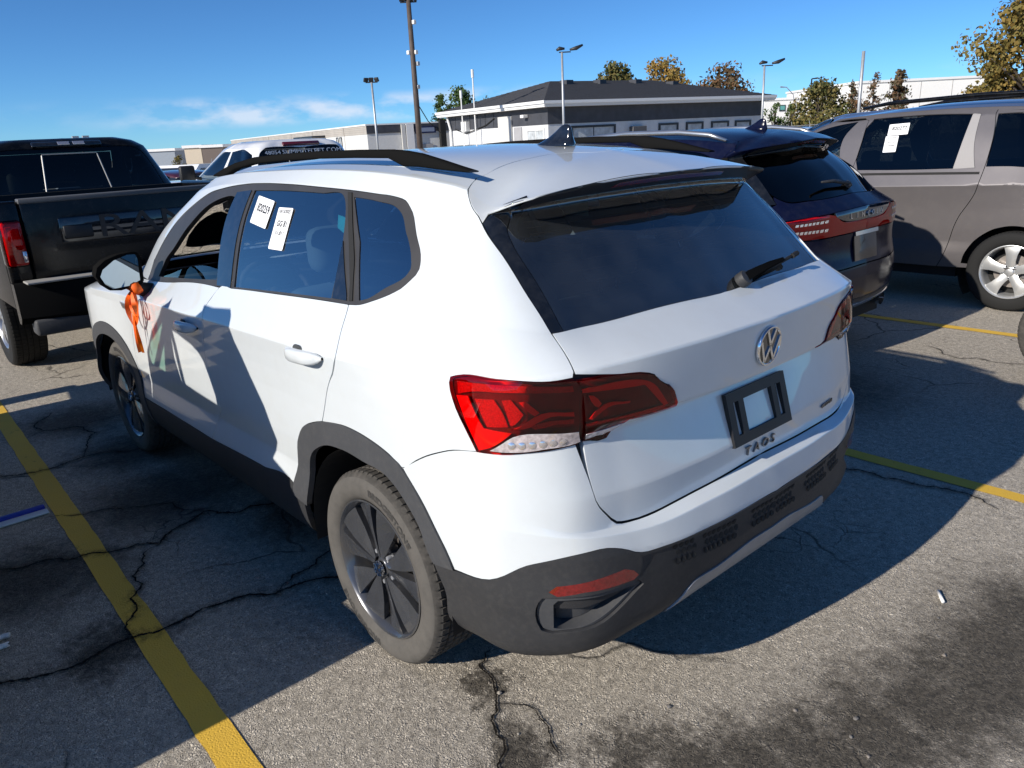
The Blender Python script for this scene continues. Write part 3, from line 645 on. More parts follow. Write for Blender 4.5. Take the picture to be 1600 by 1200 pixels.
    # ---- glass house
    for sd in ('L', 'R'):
        fr = panel('window_frame', S, dlo, TRIM, car, sd, holes=(U['g_front'], U['g_rear'], U['g_quart']), off=-.003, gap=.0005, depth=.02, corner=62, step=.02)
        panel('pillar_cover', S, U['bpillar'], GLOSSB, fr, sd, off=.0005, gap=0, depth=.004)
        panel('pillar_cover', S, U['tri'], GLOSSB, fr, sd, off=.0005, gap=0, depth=.004)
        gd = U['g_front']
        low = [gd[0], gd[-1], gd[-2], gd[-3], (6.26, 10.32), (6.0, 10.36), (5.6, 10.30), (5.25, 10.15)] if sd == 'L' else gd
        panel('front_window', S, low, GLASSF, car, sd, off=-.014, gap=0, depth=0)
        panel('rear_window_pane', S, U['g_rear'], GLASSR, car, sd, off=-.007, gap=0, depth=0, corner=62, step=.02)
        panel('quarter_window', S, U['g_quart'], GLASSR, car, sd, off=-.006, gap=0, depth=0, corner=62, step=.02)
        # rubber seal lines in the frame
        panel('window_seal', S, [(7.69, 11.93), (7.74, 11.93), (8.13, 10.12), (8.07, 10.11)], BLACK, fr, sd, off=.0005, gap=0, depth=.003)
    panel('windscreen', S, [(0, 10.05), (2.2, 10.05), (3.97, 10.1), (3.95, 11.2), (3.93, 12.3), (2, 12.42), (0, 12.42)], GLASSF, car, 'W', off=-.003, gap=.001, depth=.004)
    gl = U['dtrim_in']+[(13, 12.38), (14, 12.42), (15, 12.43), (15, 9.99)]+U['glass_low'][:3][::-1]
    inner = [(12.72, 10.30), (12.60, 10.75), (12.42, 11.35), (12.45, 11.62), (12.7, 11.85), (13.3, 12.08), (14.2, 12.15), (15, 12.16), (15, 10.28), (14, 10.30), (13.2, 10.26)]
    panel('rear_screen', S, gl, GLASSB, car, 'W', off=-.004, gap=.001, depth=.004)
    panel('screen_border', S, gl[:6]+[(13, 12.38), (14, 12.42), (14.995, 12.43), (14.995, 9.99)]+U['glass_low'][:3][::-1]+[], BLACK, car, 'LR', off=-.010, gap=.001, depth=0, holes=([(a if a < 14.9 else 14.99, b) for a, b in inner],))
    panel('pillar_wing', S, U['dtrim_out']+U['dtrim_in']+[(12.5, 12.82), (12., 12.64), (11.5, 12.26)], GLOSSB, car, 'LR', off=-.003, gap=.0015, depth=.012)
    panel('spoiler_underside', S, [(12.45, 12.12), (13, 12.28), (14, 12.32), (15, 12.33), (15, 12.97), (13, 12.97), (12.4, 12.90)], BLACK2, car, 'W', off=.0015, gap=.0, depth=.0)
    panel('brake_light', S, [(14.1, 12.58), (15, 12.58), (15, 12.80), (14.15, 12.78)], pm('dark_red_plastic', (.12, .004, .004), .2, coat=1), car, 'W', off=.003, gap=0, depth=.006)
    # ---- tail lamps
    for sd in ('L', 'R'):
        tl = panel('tail_lamp', S, U['lamp'], REDL, car, sd, off=.006, gap=.001, depth=.012)
        tm = panel('tail_lamp', S, U['lamp2'], REDL, car, sd, off=.006, gap=.001, depth=.012)
        for par, key in ((tl, 'lamp'), (tm, 'lamp2')):
            panel('lamp_housing', S, U[key], LMPD, par, sd, off=-.013, gap=.0, depth=0)
        for k, m, o in (('l_red', LMPR, .0), ('l_top', LMPM, -.002), ('l_mesh', LMPM, -.004), ('l_c1', LMPR, -.002), ('l_c2', LMPR, -.001), ('l_c3', LMPM, -.004), ('l_low', LMPM, -.006)):
            panel('lamp_element', S, U[k], m, tl, sd, off=o, gap=0, depth=.004, step=.02)
        panel('clear_lens', S, U['l_clear'], LMPC, tl, sd, off=.0075, gap=0, depth=.002, step=.02)
        for k, m, o in (('m_band', LMPR, -.002), ('m_c', LMPR, -.002), ('m_c2', LMPR, -.001), ('m_low', LMPM, -.004)):
            panel('lamp_element', S, U[k], m, tm, sd, off=o, gap=0, depth=.004, step=.02)
        panel('clear_lens', S, [(12.39, 7.06), (12.37, 7.45), (12.9, 7.60), (13.02, 7.68), (12.88, 7.12)], LMPC, tm, sd, off=.0075, gap=0, depth=.002, step=.02)
        # bulbs of the clear strip and beads of the chevrons
        c = np.array(U['l_clear']); 
        for t in np.linspace(.12, .9, 6):
            u = 11.0+1.12*t; v = 7.33-.10*t; p = S.at(u, v)+S.nor(u, v)*.0085; n = S.nor(u, v)
            if sd == 'R': p = p*[1, -1, 1]; n = n*[1, -1, 1]
            b = MB(); M = frame(p, Vector(n).orthogonal(), Vector(n).cross(Vector(n).orthogonal())); b.lathe([(.0, .0022), (.006, .0015), (.010, 0)], 12, M); b.build('lamp_bead', SILVB, tl, smooth=True)
    # black backing under the panel gaps
    for sd in ('L', 'R'):
        bk = panel('inner_shell', S, [(4.35, 2.0)]+[(u, 2.3) for u in (5, 6, 7, 7.35)]+[(7.36, 3), (7.42, 4), (7.52, 4.85), (7.7, 5.5), (8.1, 5.95), (8.6, 5.95), (9.1, 5.5), (9.55, 4.5), (9.9, 3.5), (10.15, 2.3), (12, 2.0), (14.99, 2.0), (14.99, 9.9), (12.4, 9.85), (9.0, 9.9), (4.4, 9.6)], INTER, car, sd, off=-.020, gap=0, depth=0, ustep=4, vstep=3)
    # ---- wheels
    for x in (0, 2.68):
        for s in (1, -1):
            # wheel well
            w = MB(); M = Matrix.Translation((x, s*.55, .336)) @ Matrix.Rotation(math.pi/2, 4, 'X')
            V = []; F = []
            for i, a in enumerate(np.linspace(R(-8), R(188), 26)):
                for yy in (.885, .52): V.append((x+.415*math.cos(a), s*yy, .345+.405*math.sin(a)))
                V.append((x, s*.52, .345))
            for i in range(25): F += [(i*3, i*3+1, i*3+4, i*3+3), (i*3+1, i*3+2, i*3+5, i*3+4)]
            w.add(V, F); w.build('wheel_liner', BLACK, car)
    for x, s in ((0, 1), (2.68, 1), (0, -1), (2.68, -1)):
        wh = make_wheel('wheel', car, (x, s*.785, .336), s, text=('BRIDGESTONE', (R(28), R(208))))
        if s > 0:
            vw_emblem(wh, frame((0, .0855, 0), (-1, 0, 0), (0, 0, 1)), .027, 'hub_emblem', True)
            if x > 1: wh.rotation_euler.y = R(17)
            else: wh.rotation_euler.y = R(0)
    ub = MB(); ub.box(-.6, 3.2, -.62, .62, .22, .30); ub.build('underbody', BLACK, car)
    ax = MB(); ax.tube([(0, -.7, .336), (0, .7, .336)], .04); ax.tube([(2.68, -.7, .336), (2.68, .7, .336)], .04); ax.build('axle', BLACK, car)
    # ---- trim on the sides: handles, badge, mirror, rails
    for s in (1, -1):
        for hx, hz in ((1.365, .962), (.265, 1.032)):
            u, v = side_uv(S, [(hx, hz)])[0]; p = S.at(u, v); n = S.nor(u, v)
            b = MB(); 
            # grip bar bowed out from the skin, both ends tapering back into it
            xs = np.linspace(.120, -.120, 15); V = []; F = []; m_ = 12
            for i, dx in enumerate(xs):
                t = i/14; e = abs(2*t-1); hh = (.0045+.0195*(1-e**5)); yb = .004+.026*(1-e**3.2); th = .004+.012*(1-e**4); zz = hz-dx*.055
                for k in range(m_):
                    a = 2*math.pi*k/m_; ca, sa = math.cos(a), math.sin(a)
                    V.append((hx+dx, s*(p[1]+yb+th*math.copysign(abs(ca)**.7, ca)), zz+hh*math.copysign(abs(sa)**.7, sa)))
            for i in range(14):
                for k in range(m_): F.append((i*m_+k, i*m_+(k+1) % m_, (i+1)*m_+(k+1) % m_, (i+1)*m_+k) if s < 0 else (i*m_+k, (i+1)*m_+k, (i+1)*m_+(k+1) % m_, i*m_+(k+1) % m_))
            F += [tuple(range(m_)), tuple(range(14*m_, 15*m_))]
            b.add(V, F); h = b.build('door_handle', WHITE, car, smooth=True)
            c = MB(); M = frame((hx+.045, s*(p[1]+.001), hz+.004), (1, 0, 0), (0, 0, 1) if s < 0 else (0, 0, -1)); M = frame((hx+.050, s*(p[1]+.0025), hz+.008), (-s*1, 0, .055*s), (0, 0, 1))
            c.add([M @ Vector((.034*math.cos(a), .018*math.sin(a), 0)) for a in np.linspace(0, 6.283, 24, endpoint=False)], [tuple(range(24))]); c.build('handle_scoop_shade', pm('scoop_shade_grey', (.06, .065, .07), .5), h)  # flat dark oval standing in for the shade in the handle scoop
            
    u, v = side_uv(S, [(2.26, .935)])[0]
    for s in (1, -1):
        p = S.at(u, v); b = MB(); M = frame((2.26, s*(p[1]+.001), .93), (-s, 0, .04), (0, 0, 1))
        poly = [(-.09*s, .020), (.085*s, .012), (.05*s, -.020), (-.06*s, -.012)]
        b.prism(poly[::-1] if s > 0 else poly, 0, .006, M); bd = b.build('fender_badge', CHROME, car)
        d = MB(); d.prism([(x*.62, y*.55) for x, y in (poly[::-1] if s > 0 else poly)], .0061, .0075, M); d.build('badge_field', GLOSSB, bd)
    # door mirror
    mo = [(1.089, 1.145), (1.075, 1.184), (1.035, 1.214), (.972, 1.233), (.912, 1.238), (.888, 1.231), (.874, 1.205), (.88, 1.095), (.893, 1.078), (.988, 1.063), (1.037, 1.071), (1.068, 1.1)]
    mg = [(1.068, 1.140), (1.052, 1.171), (.998, 1.207), (.934, 1.226), (.899, 1.224), (.892, 1.200), (.899, 1.100), (.947, 1.081), (1.025, 1.077), (1.053, 1.102)]
    for s in (1, -1):
        c = Vector((.975, 1.15)); V = []; F = []; n = len(mo)
        for x, k in ((1.945, .985), (1.95, 1.0), (1.985, 1.0), (2.05, .90), (2.11, .62), (2.13, .25)):
            for y, z in mo: V.append((x, s*(c.x+(y-c.x)*k), c.y+(z-c.y)*k-.01*(1-k)))
        for i in range(5):
            for k in range(n): F.append((i*n+k, i*n+(k+1) % n, (i+1)*n+(k+1) % n, (i+1)*n+k) if s < 0 else (i*n+k, (i+1)*n+k, (i+1)*n+(k+1) % n, i*n+(k+1) % n))
        F += [tuple(range(5*n, 6*n)), tuple(range(n))]
        hm = mesh_obj('door_mirror', V, F, GLOSSB, car, smooth=True); hm.data.set_sharp_from_angle(angle=R(45))
        V = [(1.9435, s*y, z) for y, z in mg]
        # glass toed in towards the driver
        Vm = [(1.938+(y-.975)*.10*0, s*y, z) for y, z in mg]
        mesh_obj('mirror_glass', [(1.943, s*y, z) for y, z in mg], [tuple(range(len(mg))) if s < 0 else tuple(range(len(mg)))[::-1]], pm('mirror', (.42, .48, .50), .0, metal=1.), hm)
        st = MB(); st.tube([(1.99, s*.93, 1.085), (2.0, s*.90, 1.055), (2.0, s*.84, 1.03)], [.035, .034, .04], 10); st.build('mirror_stalk', PLAST, hm, smooth=True)
    # roof rails
    top = [(1.62, 1.572), (1.5, 1.598), (1.36, 1.620), (1.158, 1.641), (.866, 1.651), (.612, 1.655), (.347, 1.655), (.14, 1.652), (.06, 1.647), (-.018, 1.637), (-.112, 1.618), (-.20, 1.599), (-.252, 1.588)]
    for s in (1, -1):
        b = MB(); n = len(top); V = []; F = []
        for i, (x, z) in enumerate(top):
            lowf = z-(.026 if .09 < x < 1.40 else float(np.interp(x, (-.252, -.20, -.112, -.018, .06, .1, 1.36, 1.5, 1.62), (.006, .014, .027, .038, .046, .048, .05, .035, .010))))
            yc = .585-.035*max(0, x-.5)**2*.3-.03*max(0, .1-x)
            hq = min(.005, (z-lowf)*.3)
            for dy, zz in ((-.016, z-hq), (-.008, z), (.008, z), (.016, z-hq), (.019, lowf+hq), (.015, lowf), (-.015, lowf), (-.019, lowf+hq)):
                V.append((x, s*(yc+dy), zz))
        for i in range(n-1):
            for k in range(8):
                q = (i*8+k, i*8+(k+1) % 8, (i+1)*8+(k+1) % 8, (i+1)*8+k); F.append(q if s < 0 else q[::-1])
        F += [tuple(range(8)), tuple(range((n-1)*8, n*8))]
        o = b.add(V, F).build('roof_rail', PLAST, car, angle=60)
    # antenna
    def fin(par, mat, z0, ox, sc=1.):
        V = []; F = []; n = 16; sl = [(-.004, .110, -.102, .036), (.004, .098, -.102, .034), (.014, .070, -.099, .024), (.030, .030, -.095, .016), (.048, -.004, -.091, .0115), (.062, -.026, -.086, .009), (.070, -.040, -.079, .006), (.073, -.052, -.068, .002)]
        for h, xf, xr, w in sl:
            for k in range(n):
                t = 2*math.pi*k/n; c, q = math.cos(t), math.sin(t); V.append((ox+((xf+xr)/2+(xf-xr)/2*c)*sc, w*sc*math.copysign(abs(q)**(.8 if c < 0 else 1.25), q), z0+h*sc))
        for i in range(len(sl)-1):
            for k in range(n): F.append((i*n+k, i*n+(k+1) % n, (i+1)*n+(k+1) % n, (i+1)*n+k))
        F.append(tuple(range((len(sl)-1)*n, len(sl)*n)))
        return mesh_obj('antenna', V, F, mat, par, smooth=True)
    fin(car, GLOSSB, 1.638, 0., .90)
    global make_fin; make_fin = fin
    # ---- rear: emblem, lettering, plate holder, wiper
    vw_emblem(car, rear_frame(S, 0, 1.058, .001), .061)
    for i, (ch, y) in enumerate(zip('TAOS', (.086, .040, -.008, -.052))):
        tv, tf = text_mesh(ch, .042, .003); M = rear_frame(S, y-.008, .748, .004); b = MB(); b.add([M @ Vector((v.x*1.15, v.y, v.z)) for v in tv], tf); b.build('letter', DCHR, car)
    tv, tf = text_mesh('4MOTION', .020, .002); M = rear_frame(S, -.435, .757, .003); b = MB(); b.add([M @ v for v in tv], tf); b.build('lettering', DCHR, car)
    M = frame((-.834, 0, .858), (0, -1, 0), (.262, 0, .965)); b = MB()
    w, h = .158, .080
    for r_ in ((-w, w, h-.030, h), (-w, w, -h, -h+.030), (-w, -w+.030, -h+.03, h-.03), (w-.030, w, -h+.03, h-.03), (-w+.055, -w+.082, -h+.03, h-.03), (w-.082, w-.055, -h+.03, h-.03)):
        b.box(r_[0], r_[1], r_[2], r_[3], -.004, .010, M)
    b.build('plate_holder', BLACK2, car)
    Mw = rear_frame(S, -.10, 1.214, .0); wp = MB()
    wp.lathe([(.025, .0), (.025, .022), (.022, .028), (.0001, .030)], 20, Mw)
    V = []; arm = [((.0, .0), .020, .030), ((.06, .010), .017, .032), ((.16, .022), .013, .030), ((.26, .030), .008, .024)]
    aV = []; aF = []
    for (x, y), hw_, zt in arm:
        for dy, dz in ((-hw_, .006), (-hw_*.7, zt), (hw_*.7, zt), (hw_, .006)): aV.append(Mw @ Vector((x, y+dy, dz)))
    for i in range(3):
        for k in range(3): aF.append((i*4+k, i*4+k+1, (i+1)*4+k+1, (i+1)*4+k))
    aF.append((12, 13, 14, 15)); wp.add(aV, aF)
    wo_ = wp.build('rear_wiper', PLAST, car, angle=50)
    bl_ = MB(); bl_.tube([Mw @ Vector((.10, .008, .010)), Mw @ Vector((.23, .022, .012)), Mw @ Vector((.36, .040, .012))], .006, 6); bl_.tube([Mw @ Vector((.33, .034, .016)), Mw @ Vector((.37, .041, .016))], .009, 6); bl_.build('wiper_blade', BLACK, wo_)
    for v in np.linspace(10.55, 11.75, 9):                     # heater wires
        hw_ = MB(); ptsL = [Vector(S.at(u, v)-S.nor(u, v)*.0055) for u in np.linspace(12.75+.0*v, 15, 9)]; hw_.tube(ptsL+[Vector((p.x, -p.y, p.z)) for p in ptsL[-2::-1]], .0007, 4); hw_.build('heater_wire', pm('heater', (.20, .12, .08), .6), car)
    # ---- cabin
    def seat(x, y, w, zb, zt, mat, head=True, lean=.10, hz=.0):
        o = empty('seat', (x, y, 0), 0, car)
        b = MB(); b.rbox(-.05, .46, -w/2, w/2, .42, .58, .06, 3); b.build('seat_cushion', mat, o, smooth=True)
        b = MB(); M = Matrix.Translation((0, 0, .5)) @ Matrix.Rotation(-lean, 4, 'Y'); b.rbox(-.09, .07, -w/2, w/2, 0, zt-.5, .06, 3, M); b.build('backrest', mat, o, smooth=True)
        if head:
            for yy in ((0,) if w < .7 else (-.36, .36)):
                hd = MB(); MM = Matrix.Translation((-(zt-.5)*math.sin(lean), yy, zt)); hd.rbox(-.075, .045, -.135, .135, .045+hz, .235+hz, .05, 3, MM); hh = hd.build('headrest', mat, o, smooth=True)
                for q in (-.05, .05):
                    p = MB(); p.tube([MM @ Vector((-.01, q, -.06)), MM @ Vector((-.01, q, .08))], .007, 6); p.build('headrest_post', CHROME, o)
        return o
    seat(1.02, .37, .52, .5, 1.12, INTERG); seat(1.02, -.37, .52, .5, 1.12, INTERG); seat(.14, 0, 1.24, .5, 1.06, INTER)
    d = MB(); d.rbox(1.80, 2.5, -.74, .74, .72, 1.02, .06, 3); d.rbox(1.78, 1.95, .15, .60, .98, 1.06, .03, 2); d.build('dashboard', INTER, car, smooth=True)
    st = MB(); ring = [Vector((1.62+.07*math.sin(a), .37+.18*math.cos(a), .98+.17*math.sin(a)*.95)) for a in np.linspace(0, 2*math.pi, 25)]
    st.tube(ring, .015, 8); st.tube([(1.62, .2, .98), (1.62, .54, .98)], .018, 6); st.tube([(1.63, .37, .98), (1.85, .37, .92)], .04, 8); st.build('steering_wheel', INTER, car, smooth=True)
    fl = MB(); fl.box(-.62, 2.4, -.80, .80, .30, .34); fl.box(-.62, -.10, -.74, .74, .34, .66); fl.build('cabin_floor', INTER, car)
    hl = panel('headliner', S, [(3.9, 12.6), (4.4, 12.1), (6, 12.05), (8, 12.05), (9.9, 12.2), (10.4, 13.2), (12, 13.7), (14.99, 13.8), (14.99, 14.9), (4, 14.9)], INTER, car, 'LR', off=-.03, gap=0, depth=0, ustep=4, vstep=3)
    sv = MB(); sv.rbox(1.55, 1.60, .18, .58, 1.40, 1.54, .01, 1); sv.rbox(1.62, 1.65, -.10, .10, 1.42, 1.48, .02, 2); sv.build('sun_visor', INTERG, car)
    return car
DCHR = pm('badge_chrome', (.22, .22, .23), .2, metal=1.)
LMPD = pm('lamp_dark', (.10, .008, .009), .35, vary=.2, vscale=40)
LMPR = pm('lamp_red', (.72, .020, .022), .3, coat=.5)
LMPM = pm('lamp_red_mesh', (.42, .02, .022), .35, vary=.35, vscale=220)
LMPC = pm('lamp_clear', (.62, .55, .55), .12, metal=.35, coat=1., vary=.35, vscale=90)
SILVB = pm('lamp_bead', (.8, .76, .76), .12, metal=.8)
REFL = pm('reflector_red', (.17, .007, .007), .18, coat=1., vary=.3, vscale=120)
BLACK2 = pm('plate_plastic', (.012, .012, .013), .5)
GLASSF = gm('front_glass', (.62, .70, .68), ior=1.55)
GLASSR = gm('side_glass', (.44, .60, .68), ior=4.4)
GLASSB = gm('rear_glass', (.66, .76, .85), ior=2.4, haze=.03)
taos = build_taos()
# ---------------------------------------------------------------- labels and ribbon on the white SUV
FINEP = pm('fine_print', (.45, .46, .48), .7)
def sticker(name, label, cat, P4, lines, group=None, th=.0006):
    """paper label: corners TL, TR, BR, BL; lines = (text, y 0..1 from top, height, width fraction)"""
    TL, TR, BR, BL = [Vector(p) for p in P4]; X = ((TR-TL)+(BR-BL))/2; Y = ((TL-BL)+(TR-BR))/2; w, h = X.length, Y.length
    M = frame((TL+TR+BR+BL)/4, X, Y); b = MB(); r = .006; pts = []
    for sx, sy, a0 in ((1, 1, 0), (-1, 1, 90), (-1, -1, 180), (1, -1, 270)):
        for a in (0, 30, 60, 90): pts.append((sx*(w/2-r)+r*math.cos(R(a0+a)), sy*(h/2-r)+r*math.sin(R(a0+a))))
    b.prism(pts, 0, th, M); o = b.build(name, PAPER, None); tag(o, label, cat, group)
    for t, fy, fh, fw, *fx in lines:
        if t == '#':                                             # print too small to read: a thin grey line
            ox = (fx[0] if fx else 0)*w; y = h*(.5-fy); mesh_obj('print', [M @ Vector((ox+sx*w*fw/2, y+sy*h*fh/2, th+.0004)) for sx, sy in ((-1, -1), (1, -1), (1, 1), (-1, 1))], [(0, 1, 2, 3)], FINEP, o); continue
        tv, tf = text_mesh(t, 1., 0., bold=.028); xs = [v.x for v in tv]; ys = [v.y for v in tv]; tw, th_ = max(xs)-min(xs), max(ys)-min(ys); cx, cy = (max(xs)+min(xs))/2, (max(ys)+min(ys))/2
        ox = (fx[0] if fx else 0)*w
        mesh_obj('print', [M @ Vector((ox+(v.x-cx)*w*fw/tw, h*(.5-fy)+(v.y-cy)*h*fh/th_, th+.0004)) for v in tv], tf, INK, o)
    return o
sticker('paper_tag', 'white paper tag reading 820259 stuck on the white SUV rear door glass', 'label', [(.927, .692, 1.503), (.777, .702, 1.485), (.786, .748, 1.388), (.936, .740, 1.404)],
        [('820259', .38, .30, .74, .03), ('#', .64, .02, .50, -.14), ('#', .71, .02, .42, -.18), ('#', .71, .02, .12, .14), ('#', .80, .018, .07, -.36), ('#', .90, .018, .24, -.26)])
sticker('paper_tag', 'narrow white tag reading GG 81 stuck on the white SUV rear door glass', 'label', [(.732, .711, 1.466), (.623, .711, 1.465), (.599, .776, 1.325), (.719, .776, 1.323)],
        [('10/15/2025', .09, .085, .78), ('#', .22, .012, .40), ('GG 81', .38, .15, .68), ('51,811', .61, .11, .58), ('#', .76, .012, .36, -.20), ('#', .80, .012, .16, -.30), ('#', .84, .012, .26, -.25), ('#', .88, .012, .10, -.33), ('#', .95, .010, .30, -.22)])
tl_ = mesh_obj('window_sticker', [(.316, .700, 1.455), (.259, .703, 1.448), (.230, .728, 1.397), (.294, .720, 1.415)], [(0, 1, 2, 3)], pm('teal_paper', (.08, .50, .52), .6)); tag(tl_, 'small teal sticker inside the white SUV rear door glass', 'label')
for k, (P4, lb) in enumerate((([(.80, -.700, 1.44), (.50, -.700, 1.44), (.53, -.735, 1.30), (.68, -.735, 1.30)], 'pale paper sheet on the far door glass of the white SUV'), ([(1.62, -.70, 1.40), (1.52, -.70, 1.42), (1.36, -.76, 1.22), (1.44, -.76, 1.21)], 'long slanted paper strip on the far front glass of the white SUV'))):
    tag(mesh_obj('window_sheet', P4, [(0, 1, 2, 3)], pm('pale_paper', (.62, .74, .66), .7)), lb, 'label')
ORANGE = pm('orange_ribbon', (.95, .14, .008), .6, inside=(.9, .12, .008))
def ribbon_strip(b, pts, w, tw=0.):
    V = []; F = []
    for i, p in enumerate(pts):
        p = Vector(p); a = tw*i; d = Vector((math.cos(a), .55*math.sin(a)+.1, 0)).normalized()*w*.5; V += [p-d, p+d]
    for i in range(len(pts)-1): F.append((2*i, 2*i+1, 2*i+3, 2*i+2))
    b.add(V, F)
def smooth_pts(pts, sub=6):
    A = np.array(pts, float); kn = np.r_[0, np.cumsum(np.linalg.norm(np.diff(A, axis=0), axis=1)+1e-6)]; return spline_tab(A, kn, (), sub)[0]
rb = empty('ribbon', (1.97, .935, .72)); tag(rb, 'bright orange ribbon tied round the stalk of the white SUV door mirror', 'ribbon')
def rib(name, pts, w, tw): 
    b = MB(); ribbon_strip(b, [Vector(p)-Vector((1.97, .935, .72)) for p in smooth_pts(pts)], w, tw); return b.build(name, ORANGE, rb, smooth=True)
kb = MB(); kb.tube([Vector((1.985, .955, 1.085))-rb.location, Vector((1.95, .925, 1.07))-rb.location, Vector((1.93, .915, 1.045))-rb.location], [.022, .027, .020], 10); kb.build('knot', ORANGE, rb, smooth=True)
rib('loop', [(1.95, .94, 1.06), (2.02, .95, 1.01), (2.07, .945, .95), (2.085, .94, .90), (2.05, .94, .865), (1.98, .94, .90), (1.94, .945, .97), (1.94, .94, 1.05)], .028, .12)
rib('loop', [(1.94, .95, 1.05), (1.90, .96, 1.0), (1.91, .955, .95), (1.97, .95, .93), (2.0, .945, .99), (1.96, .945, 1.05)], .022, .2)
rib('tail', [(1.96, .94, 1.04), (2.02, .94, .92), (2.045, .938, .80), (2.055, .935, .728)], .020, .10)
rib('tail', [(1.95, .95, 1.03), (1.99, .945, .93), (2.01, .94, .82), (2.0, .935, .735)], .016, -.12)
# ---------------------------------------------------------------- lofted neighbours
DRUB = pm('clean_rubber', (.016, .016, .016), .8, spec=.25, bump=.2, bscale=200)
def remap(C, f): return [[tuple(f(*p)) for p in row] for row in C]
NAVY = pm('navy_paint', (.004, .006, .024), .18, coat=.0, spec=.18, inside=(.01, .01, .01), dirt=((.2, .2, .2), .04, 16))
TAUPE = pm('taupe_paint', (.145, .134, .136), .30, metal=.35, coat=1., inside=(.02, .02, .02), dirt=((.3, .27, .24), .10, 12))
BLACKP = pm('black_paint', (.0035, .0037, .0045), .2, coat=.12, spec=.25, inside=(.01, .01, .01), dirt=((.2, .19, .17), .06, 14))
DGLASS = gm('privacy_glass', (.05, .06, .065), ior=1.6)
MGLASS = gm('mid_glass', (.35, .42, .42), ior=1.6)
def simple_cabin(car, C, x0, x1, hw, zt=1.05):
    b = MB(); b.rbox(x0, x1, -hw, hw, .35, .62, .05, 2); b.build('cabin_floor', INTER, car)
    for x in np.linspace(x0+.35, x1-1.0, 2):
        for y in (-.38, .38):
            s = MB(); s.rbox(x-.08, x+.08, y-.25, y+.25, .5, zt, .05, 2); s.rbox(x-.10, x+.02, y-.13, y+.13, zt+.05, zt+.24, .045, 2); s.build('seat', INTER, car, smooth=True)
def build_mkc():
    C = [[list(p) for p in r] for r in taos_rows()]
    cx = [None]*16
    rear = {0: -.78, 1: -.87, 2: -.93, 3: -.95, 4: -.955, 5: -.945, 6: -.925, 7: -.915, 8: -.92, 9: -.915, 10: -.80, 11: -.625, 12: -.42, 13: -.52}
    zc = {0: .34, 1: .38, 2: .46, 3: .55, 4: .63, 5: .71, 6: .79, 7: .88, 8: .98, 9: 1.11, 10: 1.195, 11: 1.375, 12: 1.505, 13: 1.56}
    for r in range(14):
        xs_ = [C[r][k][0] for k in range(11, 16)]; base = C[r][15][0]
        prof = (.30, .135, .062, .018, 0) if r < 10 else (.26, .15, .08, .02, 0)
        for k in range(5):
            p = C[r][11+k]; p[0] = rear[r]+prof[k]; p[2] = zc[r]+(0 if r < 9 else (-.012*(4-k) if r < 12 else -.014*(4-k)))
            p[1] = (.86, .74, .56, .3, 0)[k]*(1 if r < 10 else (.93, .86, .79, .76)[r-10])
        if r >= 12:
            for k in range(11, 15): C[r][k][0] -= .02
    for r in (14, 15):
        for k in range(16): C[r][k][2] += .005
    for r in (11, 12, 13):
        for k in range(0, 11): C[r][k][2] += (.0, .0, .005)[r-11]
    S = Loft(C, crease_rows=(4, 9, 10, 12, 13)); S.creases = (4, 9, 10, 12, 13)
    car = empty('parked_suv', (1.32, -3.40, 0)); tag(car, 'dark navy SUV with full-width tail lamp beside the taupe minivan', 'car')
    ra = side_uv(S, arc(0, .34, .40, 200, -20, 16), umin=7, umax=11.5); fa = side_uv(S, arc(2.68, .34, .40, 200, -20, 16), umax=6)
    dl = [(4.7, 10.1), (4.6, 10.9), (4.75, 11.5), (5.3, 11.85), (6.5, 11.9), (8, 11.9), (9.0, 11.75), (9.6, 11.2), (9.7, 10.7), (8.8, 10.2), (7, 10.1)]
    panel('body_side', S, [(2.4, 1.6)]+[q for q in fa if q[1] > 1.]+[(5, 1.2), (6, 1.2), (7.2, 1.2)]+[q for q in ra[::1] if q[1] > 1.][::1]+[(10.4, 1.0), (10.4, 4.0), (11.2, 5.6), (11.35, 9.0), (11.25, 9.95), (11.0, 11.5), (11.0, 12.0), (10.4, 12.8), (10, 13.32), (4.35, 13.32), (4.0, 12.5), (3.97, 11), (4.1, 9.98), (2.3, 9.6), (2.3, 6)], NAVY, car, 'LR', holes=(dl,), ustep=4, vstep=3)
    panel('side_windows', S, dl, DGLASS, car, 'LR', off=-.006, gap=0, depth=0)
    panel('hood', S, [(0, 8), (2.2, 8), (2.3, 9.65), (4.1, 9.97), (0, 9.97)], NAVY, car, 'W', ustep=4, vstep=3); panel('front_bumper', S, [(0, 1.2), (2.3, 1.4), (2.2, 7.95), (0, 7.95)], NAVY, car, 'W', ustep=4, vstep=3)
    panel('windscreen', S, [(0, 10.03), (3.95, 10.05), (3.93, 12.3), (0, 12.42)], MGLASS, car, 'W', off=-.003)
    panel('roof_panel', S, [(0, 12.45), (3.6, 12.5), (4.36, 13.34), (6, 13.34), (8, 13.34), (10, 13.34), (10.6, 13.8), (11.5, 14.2), (13, 14.35), (15, 14.4), (15, 15), (0, 15)], NAVY, car, 'W', gap=.002, depth=.01)
    panel('spoiler', S, [(10.02, 13.32), (10.4, 12.82), (11.1, 12.1), (11.8, 12.55), (12.5, 12.85), (13, 12.93), (15, 12.96), (15, 14.4), (13, 14.35), (11.5, 14.2), (10.6, 13.8)], NAVY, car, 'W', gap=.002)
    panel('spoiler_underside', S, [(12.0, 12.2), (13, 12.3), (15, 12.3), (15, 12.95), (13, 12.9), (12.2, 12.7)], BLACK, car, 'W', off=-.002, gap=0, depth=0)
    panel('brake_light', S, [(14.2, 12.5), (15, 12.5), (15, 12.75), (14.25, 12.72)], pm('dark_red_plastic', (.12, .004, .004)), car, 'W', off=.003, gap=0, depth=.005)
